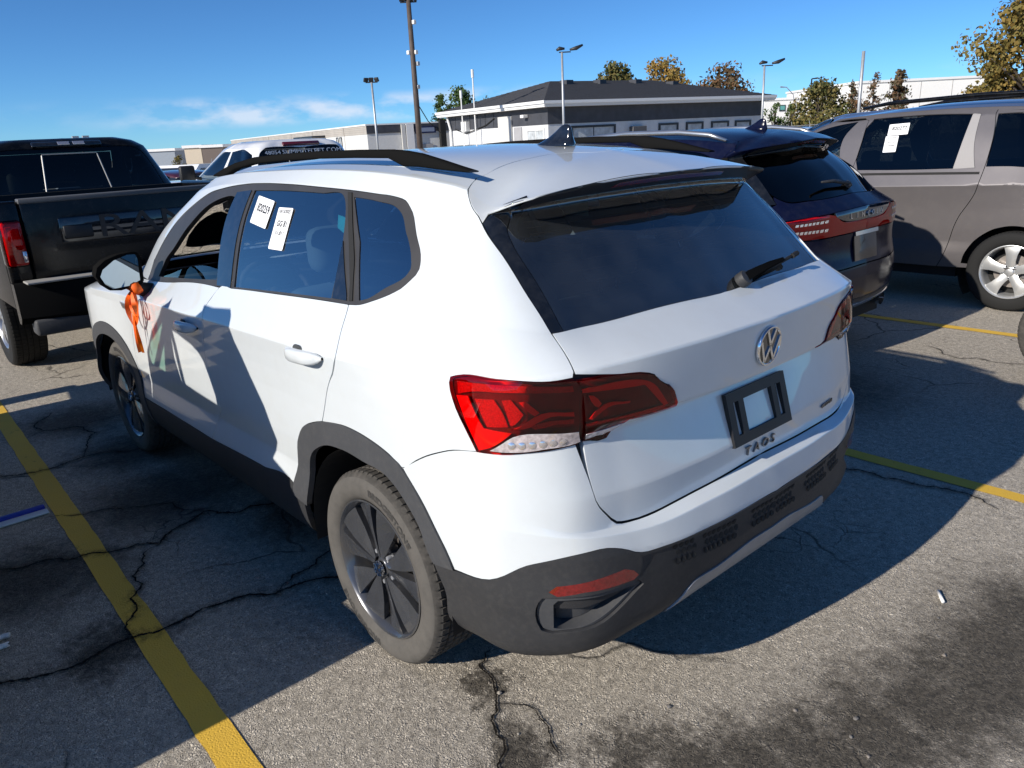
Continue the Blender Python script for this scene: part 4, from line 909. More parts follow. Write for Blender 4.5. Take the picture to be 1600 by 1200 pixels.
    panel('pillar_wing', S, [(11.06, 11.5), (11.3, 10.1), (11.9, 10.05), (11.85, 11.2), (12.0, 12.1), (11.85, 12.5), (11.1, 12.05)], GLOSSB, car, 'LR', gap=.0015)
    panel('rear_screen', S, [(11.95, 10.35), (12.3, 10.12), (13.2, 10.02), (15, 9.98), (15, 12.3), (13, 12.26), (12.1, 12.05), (11.9, 11.3)], DGLASS, car, 'W', off=-.003, gap=.001, depth=.004)
    panel('tailgate', S, [(11.36, 9.05), (11.3, 9.95), (11.9, 10.05), (11.95, 10.3), (12.3, 10.08), (13.2, 9.98), (15, 9.94), (15, 9.02), (13, 9.02)], NAVY, car, 'W', gap=.002)
    lm = panel('tail_lamp', S, [(11.0, 7.8), (11.05, 8.75), (12.0, 8.98), (13.0, 8.98), (13.6, 8.85), (13.9, 8.45), (14.4, 8.3), (15, 8.3), (15, 7.7), (14, 7.65), (12.5, 7.6)], REDL, car, 'W', off=.006, gap=.002)
    panel('lamp_housing', S, [(11.0, 7.8), (11.05, 8.75), (12.0, 8.98), (13.0, 8.98), (13.6, 8.85), (13.9, 8.45), (14.4, 8.3), (15, 8.3), (15, 7.7), (14, 7.65), (12.5, 7.6)], LMPR, lm, 'W', off=-.01, gap=0, depth=0)
    for sd in ('L', 'R'):
        for k in range(11):
            for v0, n0 in ((8.00, 0), (8.50, 3)):
                if k < n0: continue
                u0 = 11.55+.165*k; panel('lamp_bead', S, [(u0, v0), (u0+.11, v0+.01), (u0+.14, v0+.17), (u0+.03, v0+.16)], SILVB, lm, sd, off=.008, gap=0, depth=.002, corner=10)
        panel('clear_lens', S, [(11.1, 8.02), (11.45, 8.02), (11.5, 8.3), (11.1, 8.3)], LMPC, lm, sd, off=.0075, gap=0, depth=.002)
    panel('tailgate_bar', S, [(13.62, 8.88), (13.95, 8.48), (14.4, 8.33), (15, 8.33), (15, 9.0), (13.6, 9.0)], GLOSSB, car, 'W', off=.004, gap=.001)
    for i, ch in enumerate('LINCOLN'):
        tv, tf = text_mesh(ch, .050, .004); M = rear_frame(S, .225-.075*i, 1.055, .008); b = MB(); b.add([M @ v for v in tv], tf); b.build('letter', CHROME, car)
    panel('tailgate_lower', S, [(11.2, 5.6), (11.3, 7.75), (12.5, 7.55), (14, 7.6), (15, 7.65), (15, 5.1), (13.2, 5.05), (12.4, 5.2)], NAVY, car, 'W', gap=.0025)
    panel('rear_bumper', S, [(10.42, 2.2), (10.42, 4.0), (11.2, 5.55), (12.4, 5.15), (13.2, 5.0), (15, 5.05), (15, 2.2)], NAVY, car, 'W', gap=.002)
    panel('bumper_cladding', S, [(10.42, .2), (10.42, 2.15), (12.5, 2.15), (15, 2.15), (15, .2)], PLAST, car, 'W', gap=0)
    panel('chrome_strip', S, [(11.3, 1.45), (12.3, 1.42), (15, 1.42), (15, 1.72), (12.3, 1.72), (11.35, 1.68)], CHROME, car, 'W', off=.008, gap=0)
    M = rear_frame(S, 0, .83, .004); b = MB(); b.box(-.165, .165, -.085, .085, 0, .006, M); b.build('plate_recess', GLOSSB, car)
    b = MB(); b.box(-.17, .17, .088, .115, 0, .02, M); b.build('plate_lamp_bar', CHROME, car)
    Mw = rear_frame(S, 0, 1.24, .0); wp = MB(); wp.lathe([(.028, 0), (.026, .024), (.0001, .03)], 16, Mw); wp.tube([Mw @ Vector((0, 0, .02)), Mw @ Vector((-.2, .03, .03)), Mw @ Vector((-.36, .035, .03))], [.014, .012, .007], 8); wp.build('rear_wiper', PLAST, car, smooth=True)
    for s in (1, -1):
        b = MB(); b.tube([(1.5, s*.60, 1.57), (1.3, s*.615, 1.61), (.7, s*.63, 1.645), (.2, s*.63, 1.64), (-.05, s*.625, 1.615), (-.18, s*.615, 1.575)], [.012, .018, .02, .02, .018, .012], 8); b.build('roof_rail', ALU, car, smooth=True)
        b = MB(); Mx = Matrix.Translation((-.70, s*.60, .35)) @ Matrix.Rotation(math.pi/2, 4, 'Y'); b.lathe([(.05, -.12), (.05, .10), (.042, .10), (.042, -.05)], 20, Mx); b.build('tail_pipe', CHROME, car, smooth=True)
    make_fin(car, NAVY, 1.637, -.02)
    for x, s in ((0, 1), (0, -1), (2.68, 1), (2.68, -1)): make_wheel('wheel', car, (x, s*.79, .34), s, rim='spoke', rim_mat=ALU, rt=.34)
    ub = MB(); ub.box(-.75, 3.2, -.70, .70, .24, .5); ub.build('underbody', BLACK, car)
    simple_cabin(car, C, -.5, 2.2, .66)
    return car
mkc = build_mkc()
def build_sienna():
    def f(x, y, z):
        x2 = x*1.135 if x > 0 else x*1.16
        z2 = z*1.0 if z < .9 else .9+(z-.9)*1.20
        if x > 1.6 and z > 1.0: z2 -= .02*(x-1.6)
        return x2, y*1.085, z2-.01*(z > 1.5)
    S = Loft(remap(taos_rows(), f), crease_rows=(3, 9, 10, 12, 13)); S.creases = (3, 9, 10, 12, 13)
    car = empty('parked_minivan', (.115, -6.60, 0)); tag(car, 'taupe minivan with silver wheels and a white paper tag on its sliding door glass', 'car')
    ra = side_uv(S, arc(0, .345, .40, 200, -20, 18), umin=7, umax=11.5); fa = side_uv(S, arc(3.03, .345, .40, 200, -20, 16), umax=6)
    win1 = side_uv(S, [(.385, 1.215), (.50, 1.45), (.41, 1.655), (.9, 1.675), (1.42, 1.655), (1.44, 1.2), (.9, 1.205)])
    w_sl = side_uv(S, [(.40, 1.22), (.46, 1.45), (.47, 1.665), (.95, 1.68), (1.41, 1.665), (1.44, 1.20), (.9, 1.205)])
    w_fr = side_uv(S, [(1.60, 1.195), (1.56, 1.645), (1.85, 1.60), (2.15, 1.50), (2.52, 1.27), (2.62, 1.18), (2.1, 1.185)])
    w_q = side_uv(S, [(.31, 1.23), (.33, 1.66), (0, 1.665), (-.45, 1.63), (-.62, 1.50), (-.72, 1.30), (-.3, 1.235)])
    seam1 = side_uv(S, [(.345, 1.70), (.335, 1.10), (.345, 1.04), (.46, .80), (.56, .42), (.60, .34)])
    seam2 = side_uv(S, [(1.50, 1.68), (1.50, 1.2), (1.52, .8), (1.50, .34)])
    front = [(2.4, 1.6)]+[q for q in fa if q[1] > 1.1]+side_uv(S, [(2.5, .33), (1.9, .33)])
    rear_b = seam1[::-1][0:1]+[q for q in ra if q[1] > 1.1]
    panel('body_side', S, front+seam2[::-1]+[(5.6, 12.4), (4.9, 12.2), (4.0, 12.5), (3.97, 11), (4.1, 9.98), (2.3, 9.6), (2.3, 6)], TAUPE, car, 'LR', holes=(w_fr,), ustep=4, vstep=3)
    panel('sliding_door', S, seam2+seam1[::-1], TAUPE, car, 'LR', holes=(w_sl,), gap=.003, ustep=4, vstep=3)
    panel('quarter_panel', S, seam1+[q for q in ra[::-1] if q[1] > 1.1]+[(10.4, 1.0), (11, 4), (11.3, 6), (11.35, 9.0), (11.6, 9.95), (11.4, 11), (11.2, 12), (10.2, 12.5), (8.5, 12.5)] if False else seam1+[q for q in ra if q[1] > 1.1][::-1][::-1]+[(10.5, 1.0), (11, 4), (11.3, 6), (11.35, 9.0), (11.6, 9.95), (11.4, 11), (11.2, 12), (10.2, 12.5), (8.8, 12.5)], TAUPE, car, 'LR', holes=(w_q,), gap=.003, ustep=4, vstep=3)
    panel('fuel_flap', S, side_uv(S, [(.12, .90), (.20, .95), (.20, 1.06), (.12, 1.09), (-.04, 1.09), (-.06, .9)]), TAUPE, car, 'L', off=.002, gap=0, depth=.006)
    panel('roof_panel', S, [(0, 12.45), (3.6, 12.5), (4.2, 12.75), (5, 12.55), (6, 12.55), (8, 12.6), (10.2, 12.6), (11.2, 12.4), (12.6, 12.9), (15, 13), (15, 15), (0, 15)], TAUPE, car, 'W', gap=.002, depth=.01)
    panel('tailgate', S, [(11.4, 9.0), (11.65, 9.95), (11.45, 11), (11.3, 12.2), (12.6, 12.85), (15, 12.95), (15, 5), (12.6, 5.1), (11.4, 6)], TAUPE, car, 'W', gap=.002, ustep=4, vstep=3)
    panel('rear_bumper', S, [(10.5, .3), (11, 4), (11.3, 5.9), (12.6, 5.05), (15, 4.95), (15, .3)], TAUPE, car, 'W', gap=.002)
    panel('hood', S, [(0, 8), (2.2, 8), (2.3, 9.65), (4.1, 9.97), (0, 9.97)], TAUPE, car, 'W', ustep=4, vstep=3); panel('front_bumper', S, [(0, 1.2), (2.3, 1.4), (2.2, 7.95), (0, 7.95)], TAUPE, car, 'W', ustep=4, vstep=3)
    panel('windscreen', S, [(0, 10.03), (3.95, 10.05), (3.93, 12.3), (0, 12.42)], MGLASS, car, 'W', off=-.003)
    for w, n, m in ((w_sl, 'sliding_window', DGLASS), (w_fr, 'front_window', MGLASS), (w_q, 'quarter_window', DGLASS)):
        panel(n, S, w, m, car, 'LR', off=-.006, gap=0, depth=0)
    fr = side_uv(S, [(.40, 1.22), (.53, 1.24), (.585, 1.66), (.47, 1.665), (.46, 1.45)])
    panel('window_bar', S, [w_sl[0], w_sl[1], w_sl[2]]+side_uv(S, [(.53, 1.672), (.575, 1.21)]), pm('taupe_grey', (.26, .25, .25), .5), car, 'LR', off=.0, gap=0, depth=.006)
    bl = side_uv(S, [(1.50, 1.165), (.35, 1.185), (.35, 1.165), (1.50, 1.145)]); panel('belt_moulding', S, bl, BLACK, car, 'L', off=.003, gap=0, depth=.004)
    rl = side_uv(S, [(.40, 1.085), (.36, 1.085), (-.55, 1.095), (-.55, 1.075), (.36, 1.065)])
    for s in (1, -1):
        b = MB(); b.tube([(1.55, s*.66, 1.765), (1.3, s*.67, 1.80), (.5, s*.68, 1.825), (-.3, s*.68, 1.815), (-.55, s*.67, 1.78)], [.012, .018, .02, .02, .012], 8); b.build('roof_rail', BLACKP, car, smooth=True)
    for x, s in ((0, 1), (0, -1), (3.03, 1), (3.03, -1)):
        make_wheel('wheel', car, (x, s*.885, .345), s, rim='spoke', rim_mat=pm('bright_alloy', (.62, .63, .63), .35, metal=.7, coat=.5), rt=.345, rr=.232, w=.225, nsp=5, tyre_mat=DRUB, tread_mat=DRUB)
        w = MB(); V = []; F = []
        for a in np.linspace(R(-35), R(215), 22):
            for yy in (.955, .58): V.append((x+.42*math.cos(a), s*yy, .345+.42*math.sin(a)))
            V.append((x, s*.58, .345))
        for i in range(21): F += [(i*3, i*3+1, i*3+4, i*3+3), (i*3+1, i*3+2, i*3+5, i*3+4)]
        w.add(V, F); w.build('wheel_liner', BLACK, car)
    ub = MB(); ub.box(-.75, 3.4, -.58, .58, .22, .5); ub.box(.45, 2.6, -.90, .90, .25, .36); ub.build('underbody', BLACK, car)
    simple_cabin(car, None, -.6, 2.6, .76, 1.12)
    return car, S
sienna, SS = build_sienna()
def on_flank(S, root, pts, off=.004):
    uv = side_uv(S, [(x-root.location.x, z) for x, z in pts]); return [tuple(S.at(u, v)+S.nor(u, v)*off+np.array(root.location)) for u, v in uv]
sticker('paper_tag', 'white paper tag reading 820277 on the taupe minivan window', 'label', on_flank(SS, sienna, [(1.350, 1.605), (1.165, 1.615), (1.165, 1.515), (1.350, 1.505)]), [('820277', .40, .32, .74, .04), ('#', .72, .03, .36, -.2)])
sticker('paper_tag', 'small white tag reading GG 121 below the 820277 tag on the minivan', 'label', on_flank(SS, sienna, [(1.355, 1.50), (1.235, 1.505), (1.235, 1.36), (1.355, 1.355)]), [('10/15/2025', .12, .08, .7), ('GG 121', .38, .13, .70), ('118,846', .60, .11, .62), ('#', .85, .02, .25, -.2)])
# ---------------------------------------------------------------- pickups
def cab_net(L=2.2, hw=.99, zr=1.90, zb=1.27):
    def ring(z, xf, xr, y, k=1.):
        return [(xf, 0, z), (xf-.02, y*.55, z), (xf-.12, y*.88, z), (xf-.35, y*.985, z), ((xf+xr)/2+.1, y, z), (xr+.45, y*.995, z), (xr+.10, y*.965, z), (xr+.015, y*.86, z), (xr, y*.5, z), (xr-.01, 0, z)]
    h = zr-zb
    return [ring(.42, L+.2, .0, hw*.95), ring(.7, L+.25, .0, hw), ring(zb-.08, L+.25, .0, hw*.995), ring(zb, L+.2, .01, hw*.965), ring(zb+h*.42, L-.25, .07, hw*.86), ring(zb+h*.84, L-.70, .15, hw*.755), ring(zb+h*.95, L-.83, .21, hw*.66), [(x, 0, zr) for x, _, _ in ring(0, L-1.1, .5, 1)]]
def pickup(name, label, paint, loc, zt=1.40, hw=1.0, bed=1.75, zr=1.90, zb=1.27, text=None, lamp_in=True, brand=None, bumper=None, lift=.0, wheel_r=.40):
    car = empty(name, loc); tag(car, label, 'pickup')
    bm_ = MB()                                                # bed side walls
    for s in (1, -1):
        b = MB(); b.rbox(.05, bed, s*hw-.09 if s > 0 else s*hw-.0, s*hw if s > 0 else s*hw+.09, .62, zt, .03, 3)
        b.build('bed_side', paint, car, angle=50)
    b = MB(); b.box(.05, bed, -hw+.08, hw-.08, .68, .74); b.box(bed-.05, bed, -hw+.08, hw-.08, .7, zt-.02); b.build('bed_floor', BLACK, car)
    tg = MB(); tg.rbox(.0, .075, -hw+.16, hw-.16, .74, zt-.005, .014, 3); t = tg.build('tailgate', paint, car, angle=50)
    c = MB(); c.rbox(-.012, .08, -hw+.155, hw-.155, zt-.025, zt+.012, .008, 2); c.build('tailgate_cap', pm('cap_grey', (.09, .09, .092), .5), t, angle=50)
    if brand:
        fr = MB(); fr.rbox(-.008, .02, -.62, .62, zt-.33, zt-.14, .012, 2); fr.build('tailgate_recess', GLOSSB, t, angle=50)
        tv, tf = text_mesh(brand, .24, .004); M = frame((-.012, 0, zt-.235), (0, -1, 0), (0, 0, 1)); x = MB(); x.add([M @ Vector((v.x*1.5, v.y, v.z)) for v in tv], tf); x.build('tailgate_letters', pm('dark_letters', (.018, .018, .02), .3), t)
        h = MB(); h.rbox(-.02, .02, .40, .60, zt-.30, zt-.20, .012, 2); h.build('tailgate_handle', BLACK2, t, angle=50)
    for s in (1, -1):
        y0, y1 = sorted((s*(hw-.005), s*(hw-.155)))
        b = MB(); b.rbox(.01, .09, y0, y1, .72, zt, .02, 2); b.build('bed_corner', paint, car, angle=50)
        lp = MB(); lp.rbox(-.022, .10, y0-.004 if s < 0 else y0+.012, y1-.012 if s < 0 else y1+.006, zt-.46, zt-.13, .025, 3); l = lp.build('tail_lamp', REDL, car, angle=50)
        i = MB(); i.rbox(-.012, .04, y0+.012, y1-.012, zt-.45, zt-.14, .015, 2); i.build('lamp_housing', LMPM, l, angle=50)
        i = MB(); i.rbox(-.018, .0, y0+.035, y1-.03, zt-.32, zt-.17, .01, 2); i.build('lamp_element', LMPR, l, angle=50)
        i = MB(); i.rbox(-.026, -.018, (y0 if s > 0 else y1-.045)+.02, (y0+.045 if s > 0 else y1)-.0, zt-.43, zt-.35, .002, 1); i.build('reverse_lamp', SILVB, l, angle=50)
    bu = MB(); bm2 = bumper or BLACKP
    n = 13; V = []; F = []
    for k in range(n):
        y = -hw+2*hw*k/(n-1); x = -.16+.10*abs(y/hw)**4
        for dx, z in ((.10, .83), (.0, .83), (-.01, .80), (0.0, .58), (.05, .53), (.12, .53)): V.append((x+dx, y, z))
    for k in range(n-1):
        for q in range(5): F.append((k*6+q, k*6+q+1, (k+1)*6+q+1, (k+1)*6+q))
    F += [tuple(range(6)), tuple(range((n-1)*6, n*6))[::-1]]
    bu.add(V, F); bo = bu.build('rear_bumper', bm2, car, angle=35)
    for s in (1, -1):
        y0, y1 = sorted((s*.42, s*.93)); st = MB(); st.rbox(-.165, -.01, y0, y1, .826, .842, .005, 1); st.build('step_pad', pm('step_grey', (.30, .29, .27), .7), bo)
        lo = MB(); lo.rbox(-.11, .05, y0, y1+.0, .44, .56, .02, 2); lo.build('bumper_valance', PLASTG, bo, angle=50)
    hi = MB(); hi.tube([(-.20, 0, .50), (.25, 0, .50)], .045, 8); hi.build('tow_hitch', BLACK2, car)
    # cab
    S = Loft([[(x+bed+.04, y, z) for x, y, z in r] for r in cab_net(2.2, hw-.02, zr, zb)], crease_rows=(3, 5)); S.creases = (3, 5)
    rw = [(7.05, 3.25), (9, 3.2), (9, 4.88), (7.3, 4.85), (7.05, 4.6)]
    sw1 = [(4.35, 3.15), (6.0, 3.15), (6.1, 3.6), (6.05, 4.6), (5.7, 4.85), (4.35, 4.85)]; sw2 = [(2.75, 3.15), (4.2, 3.15), (4.2, 4.85), (3.2, 4.85), (2.75, 4.3)]
    ws = [(0, 3.15), (2.1, 3.2), (2.35, 4.2), (2.3, 4.85), (0, 4.88)]
    panel('cab_shell', S, [(0, 3.02), (0, 3.1), (2.2, 3.12), (2.45, 4.2), (2.4, 4.93), (0, 4.95), (0, 7), (9, 7), (9, 4.95), (7.2, 4.93), (6.95, 4.7), (6.95, 3.2), (9, 3.12), (9, 1.2), (6, .3), (2, .3), (0, .3)], paint, car, 'W', holes=(sw1, sw2), gap=0, ustep=4, vstep=4, depth=.02)
    panel('rear_window', S, [(6.95, 3.2), (9, 3.12), (9, 4.95), (7.2, 4.93), (6.95, 4.7)], gm('cab_rear_glass', (.16, .19, .20), ior=1.5), car, 'W', off=-.004, gap=.001, depth=.006)
    for s in ('L', 'R'):
        panel('door_window', S, sw1, MGLASS, car, s, off=-.004, gap=0, depth=0); panel('door_window', S, sw2, MGLASS, car, s, off=-.004, gap=0, depth=0)
    panel('windscreen', S, ws, MGLASS, car, 'W', off=-.004, gap=0, depth=0)
    P = lambda u, v, o=.004: Vector(S.at(u, v)+S.nor(u, v)*o)
    fr = MB(); A = [P(8.38, 3.35), P(8.38, 4.75)]; 
    for s in (1, -1): fr.tube([Vector((p.x, s*p.y, p.z)) for p in A], .008, 6)
    for v in (3.3, 4.78):
        fr.tube([Vector((p.x, s*p.y, p.z)) for p, s in ((P(8.38, v), 1), (P(9, v), 1), (P(8.38, v), -1))], .006, 6)
    fr.build('slider_frame', pm('slider_trim', (.25, .25, .25), .4), car)
    bk = MB(); M = frame(P(9, 5.45, .0), (0, -1, 0), tuple(P(9, 5.7)-P(9, 5.3))); bk.rbox(-.30 if not text else -.28, .30 if not text else .28, -.028, .03, -.01, .03, .012, 2, M); bl = bk.build('brake_light', pm('brake_lamp_dark', (.10, .008, .015), .2, coat=1) if text else GLOSSB, car, angle=50)
    if not text:
        for y0, y1 in ((-.08, .02), (.05, .15)):
            q = MB(); q.rbox(y0, y1, -.02, .02, .028, .034, .002, 1, M); q.build('cargo_lamp', SILVB, bl)
    if text:
        for tx, y, sz in text:
            tv, tf = text_mesh(tx, sz, 0); M = frame(P(9, 4.68, .006)+Vector((0, y, 0)), (0, -1, 0), tuple(P(9, 4.9)-P(9, 4.4))); x = MB(); x.add([M @ Vector((v.x*1.25, v.y, v.z)) for v in tv], tf); x.build('window_lettering', pm('letter_white', (.62, .66, .72), .5), car)
    hd = MB(); hd.rbox(bed+2.1, bed+3.75, -hw+.03, hw-.03, .6, 1.22, .12, 4); hd.build('hood', paint, car, smooth=True)
    fl = MB(); fl.box(bed+.1, bed+2.2, -hw+.1, hw-.1, .4, .55); fl.build('cab_floor', INTER, car)
    for x in (bed+.35, bed+1.35):
        for y in (-.40, .40):
            s = MB(); s.rbox(x-.09, x+.07, y-.27, y+.27, .55, 1.30, .06, 3); s.rbox(x-.10, x+.0, y-.14, y+.14, 1.36, 1.56, .045, 3); s.build('seat', INTER, car, smooth=True)
    for x in (1.15, bed+3.0):
        for s in (1, -1): make_wheel('wheel', car, (x, s*(hw-.14), wheel_r), s, rim='spoke', rim_mat=ALU, rt=wheel_r, rr=.25, w=.27, nsp=5, tyre_mat=DRUB, tread_mat=DRUB)
    ch = MB(); ch.box(.2, bed+3.4, -.45, .45, .42, .62); ch.tube([(1.15, -.7, wheel_r), (1.15, .7, wheel_r)], .06, 8); ch.build('chassis', BLACK, car)
    ml = MB(); 
    for s in (1, -1):
        m = MB(); m.rbox(bed+1.62, bed+1.72, s*(hw+.17)-.11, s*(hw+.17)+.11, 1.26, 1.48, .03, 2); m.tube([(bed+1.68, s*(hw-.03), 1.28), (bed+1.68, s*(hw+.12), 1.33)], .025, 6); m.build('door_mirror', BLACK2, car, angle=50)
    return car
ram = pickup('parked_pickup', 'glossy black pickup with big letters across its tailgate', BLACKP, (4.50, .06, 0), zt=1.40, hw=1.0, bed=1.80, zr=1.845, zb=1.30, brand='RAM')
summit = pickup('parked_pickup', 'white pickup with fleet web address on its rear window', pm('fleet_white', (.78, .79, .80), .3, coat=1., inside=(.03, .03, .03)), (6.45, -3.32, 0), zt=1.28, hw=.95, bed=1.75, zr=1.765, zb=1.22, text=(('48054', .46, .075), ('SUMMITFLEET.COM', -.14, .085)))
# ---------------------------------------------------------------- unseen neighbour vehicle, invented as an off-roader shaped to throw the door shadow
def build_offroader():
    car = empty('unseen_offroader', (0, 0, 0)); tag(car, 'unseen olive off-roader with torn soft top, invented to shade the white SUV', 'car')
    OL = pm('olive_paint', (.09, .10, .06), .4, coat=.6, vary=.1)
    CAN = pm('black_canvas', (.03, .03, .032), .85, bump=.3, bscale=500)
    b = MB(); b.rbox(.56, 2.30, 2.16, 3.66, .42, 1.12, .03, 2); b.build('body_tub', OL, car, angle=50)
    for s in (0, 1):
        y0 = 2.12 if s == 0 else 3.64
        d = MB(); d.rbox(1.05, 2.18, y0, y0+.06, .46, 1.235, .015, 2); d.build('door', OL, car, angle=50)
        f = MB(); f.prism([(2.25, .75), (3.95, .82), (4.55, .80), (4.55, .66), (3.95, .62), (2.9, .62), (2.3, .5)], -y0-.06, -y0+.02 if s == 0 else -y0-.04, Matrix.Rotation(math.pi/2, 4, 'X')); f.build('front_wing', OL, car)
    h = MB(); h.prism([(2.2, .5), (2.2, 1.235), (3.2, 1.21), (4.15, 1.12), (4.22, 1.05), (4.22, .5)], -3.5, -2.16, Matrix.Rotation(math.pi/2, 4, 'X')); h.build('hood', OL, car)
    bp = MB(); bp.rbox(4.45, 4.62, 2.15, 3.67, .48, .70, .03, 2); bp.build('front_bumper', BLACK2, car, angle=50)
    bp = MB(); bp.rbox(.17, .34, 2.12, 3.66, .42, .70, .02, 3); bp.build('rear_bumper', BLACK2, car, angle=50)
    bp = MB(); bp.rbox(.30, .60, 2.14, 3.60, .40, .68, .02, 2); bp.build('rear_step', PLASTG, car, angle=50)
    tgp = MB(); tgp.rbox(.545, .565, 2.45, 3.37, .50, 1.08, .008, 2); tg_ = tgp.build('tailgate', OL, car, angle=50)
    for y in (2.6, 3.2):
        hg = MB(); hg.rbox(.53, .55, y-.05, y+.05, .52, .58, .006, 1); hg.build('hinge', BLACK2, tg_)
    for y in (2.24, 3.50):
        lp = MB(); lp.rbox(.535, .565, y-.05, y+.09, .78, .96, .012, 2); l_ = lp.build('tail_lamp', LMPR, car, angle=50); rl_ = MB(); rl_.rbox(.53, .54, y-.03, y+.07, .80, .84, .003, 1); rl_.build('reverse_lamp', SILVB, l_)
    for x in (.85,):
        for y in (2.12, 3.62):
            fl_ = MB(); pts = arc(.90, .37, .52, 10, 170, 12)+arc(.90, .37, .42, 170, 10, 12); fl_.prism(pts, -y-.10, -y+.02, Matrix.Rotation(math.pi/2, 4, 'X')); fl_.build('wheel_arch_flare', PLAST, car)
    outer = [(2.17, 1.22), (2.14, 1.33), (2.0, 1.46), (1.81, 1.565), (1.68, 1.645), (1.66, 1.675), (1.645, 1.615), (1.56, 1.612), (1.47, 1.614), (1.38, 1.618), (1.31, 1.625), (1.26, 1.66), (1.16, 1.69), (.99, 1.71), (.965, 1.68), (.94, 1.58), (.86, 1.46), (.77, 1.36), (.70, 1.24), (.76, 1.15), (.60, 1.11), (.60, 1.06), (2.1, 1.06)]  # torn outline and openings shaped from the shadow they cast on the doors
    hole = [(1.72, 1.51), (1.735, 1.38), (1.70, 1.262), (1.5, 1.252), (1.285, 1.245), (1.28, 1.29), (1.32, 1.38), (1.355, 1.44), (1.40, 1.47), (1.47, 1.492), (1.55, 1.503), (1.62, 1.515), (1.68, 1.52)]
    pane = [(1.79, 1.545), (2.06, 1.40), (2.115, 1.33), (2.10, 1.275), (1.915, 1.268)]
    low = [(1.77, 1.13), (1.62, 1.09), (1.6, 1.06), (1.81, 1.05)]
    def sheet(name, mat, outer, holes, y0, y1, par):
        pts = list(outer); edges = [(i, (i+1) % len(outer)) for i in range(len(outer))]
        for hh in holes:
            k = len(pts); pts += hh; edges += [(k+i, k+(i+1) % len(hh)) for i in range(len(hh))]
        vc, _, fc, *_ = delaunay_2d_cdt([Vector(p) for p in pts], edges, [], 0, 1e-7, False); uv = np.array([tuple(v) for v in vc]); fc = np.array(fc); cen = uv[fc].mean(1)
        kp = pip(cen, outer)
        for hh in holes: kp &= ~pip(cen, hh)
        fc = fc[kp]; n = len(uv); V = [(x, y0, z) for x, z in uv]+[(x, y1, z) for x, z in uv]; F = [tuple(f) for f in fc]+[tuple(i+n for i in f[::-1]) for f in fc]
        b = 0
        for lp in [outer]+list(holes):
            k = len(lp); F += [(b+i, b+(i+1) % k, n+b+(i+1) % k, n+b+i) for i in range(k)]; b += k
        return mesh_obj(name, V, F, mat, par)
    for y0 in (2.09, 3.62):
        st = sheet('soft_top_side', CAN, outer, (hole, pane), y0, y0+.02, car)
        sheet('quarter_pane', gm('green_pane', (.55, .72, .62), ior=1.45), pane, (), y0+.008, y0+.012, st)
    r = MB(); r.rbox(.98, 1.26, 2.10, 3.64, 1.67, 1.70, .01, 2); r.build('soft_top_roof', CAN, car)
    r = MB(); r.rbox(.58, .64, 2.3, 3.5, 1.05, 1.12, .01, 2); r.build('rear_rail', BLACK2, car)
    w = MB(); w.tube([(2.16, 2.2, 1.22), (1.72, 2.25, 1.66), (1.72, 3.55, 1.66), (2.16, 3.6, 1.22)], .025, 8); w.build('windscreen_frame', OL, car)
    for x in (.85, 3.55):
        for s, y in ((-1, 2.28), (1, 3.54)): make_wheel('wheel', car, (x, y, .37), s, rim='spoke', rim_mat=BLACK2, rt=.37, rr=.20, w=.25, nsp=5)
    sp = MB(); M = Matrix.Translation((.16, 2.95, .98)) @ Matrix.Rotation(-math.pi/2, 4, 'Y'); 
    for x in (1.25,):
        for y in (2.5, 3.25):
            s = MB(); s.rbox(x-.08, x+.08, y-.22, y+.22, .6, 1.2, .05, 2); s.build('seat', INTER, car, smooth=True)
    return car
offroader = build_offroader()
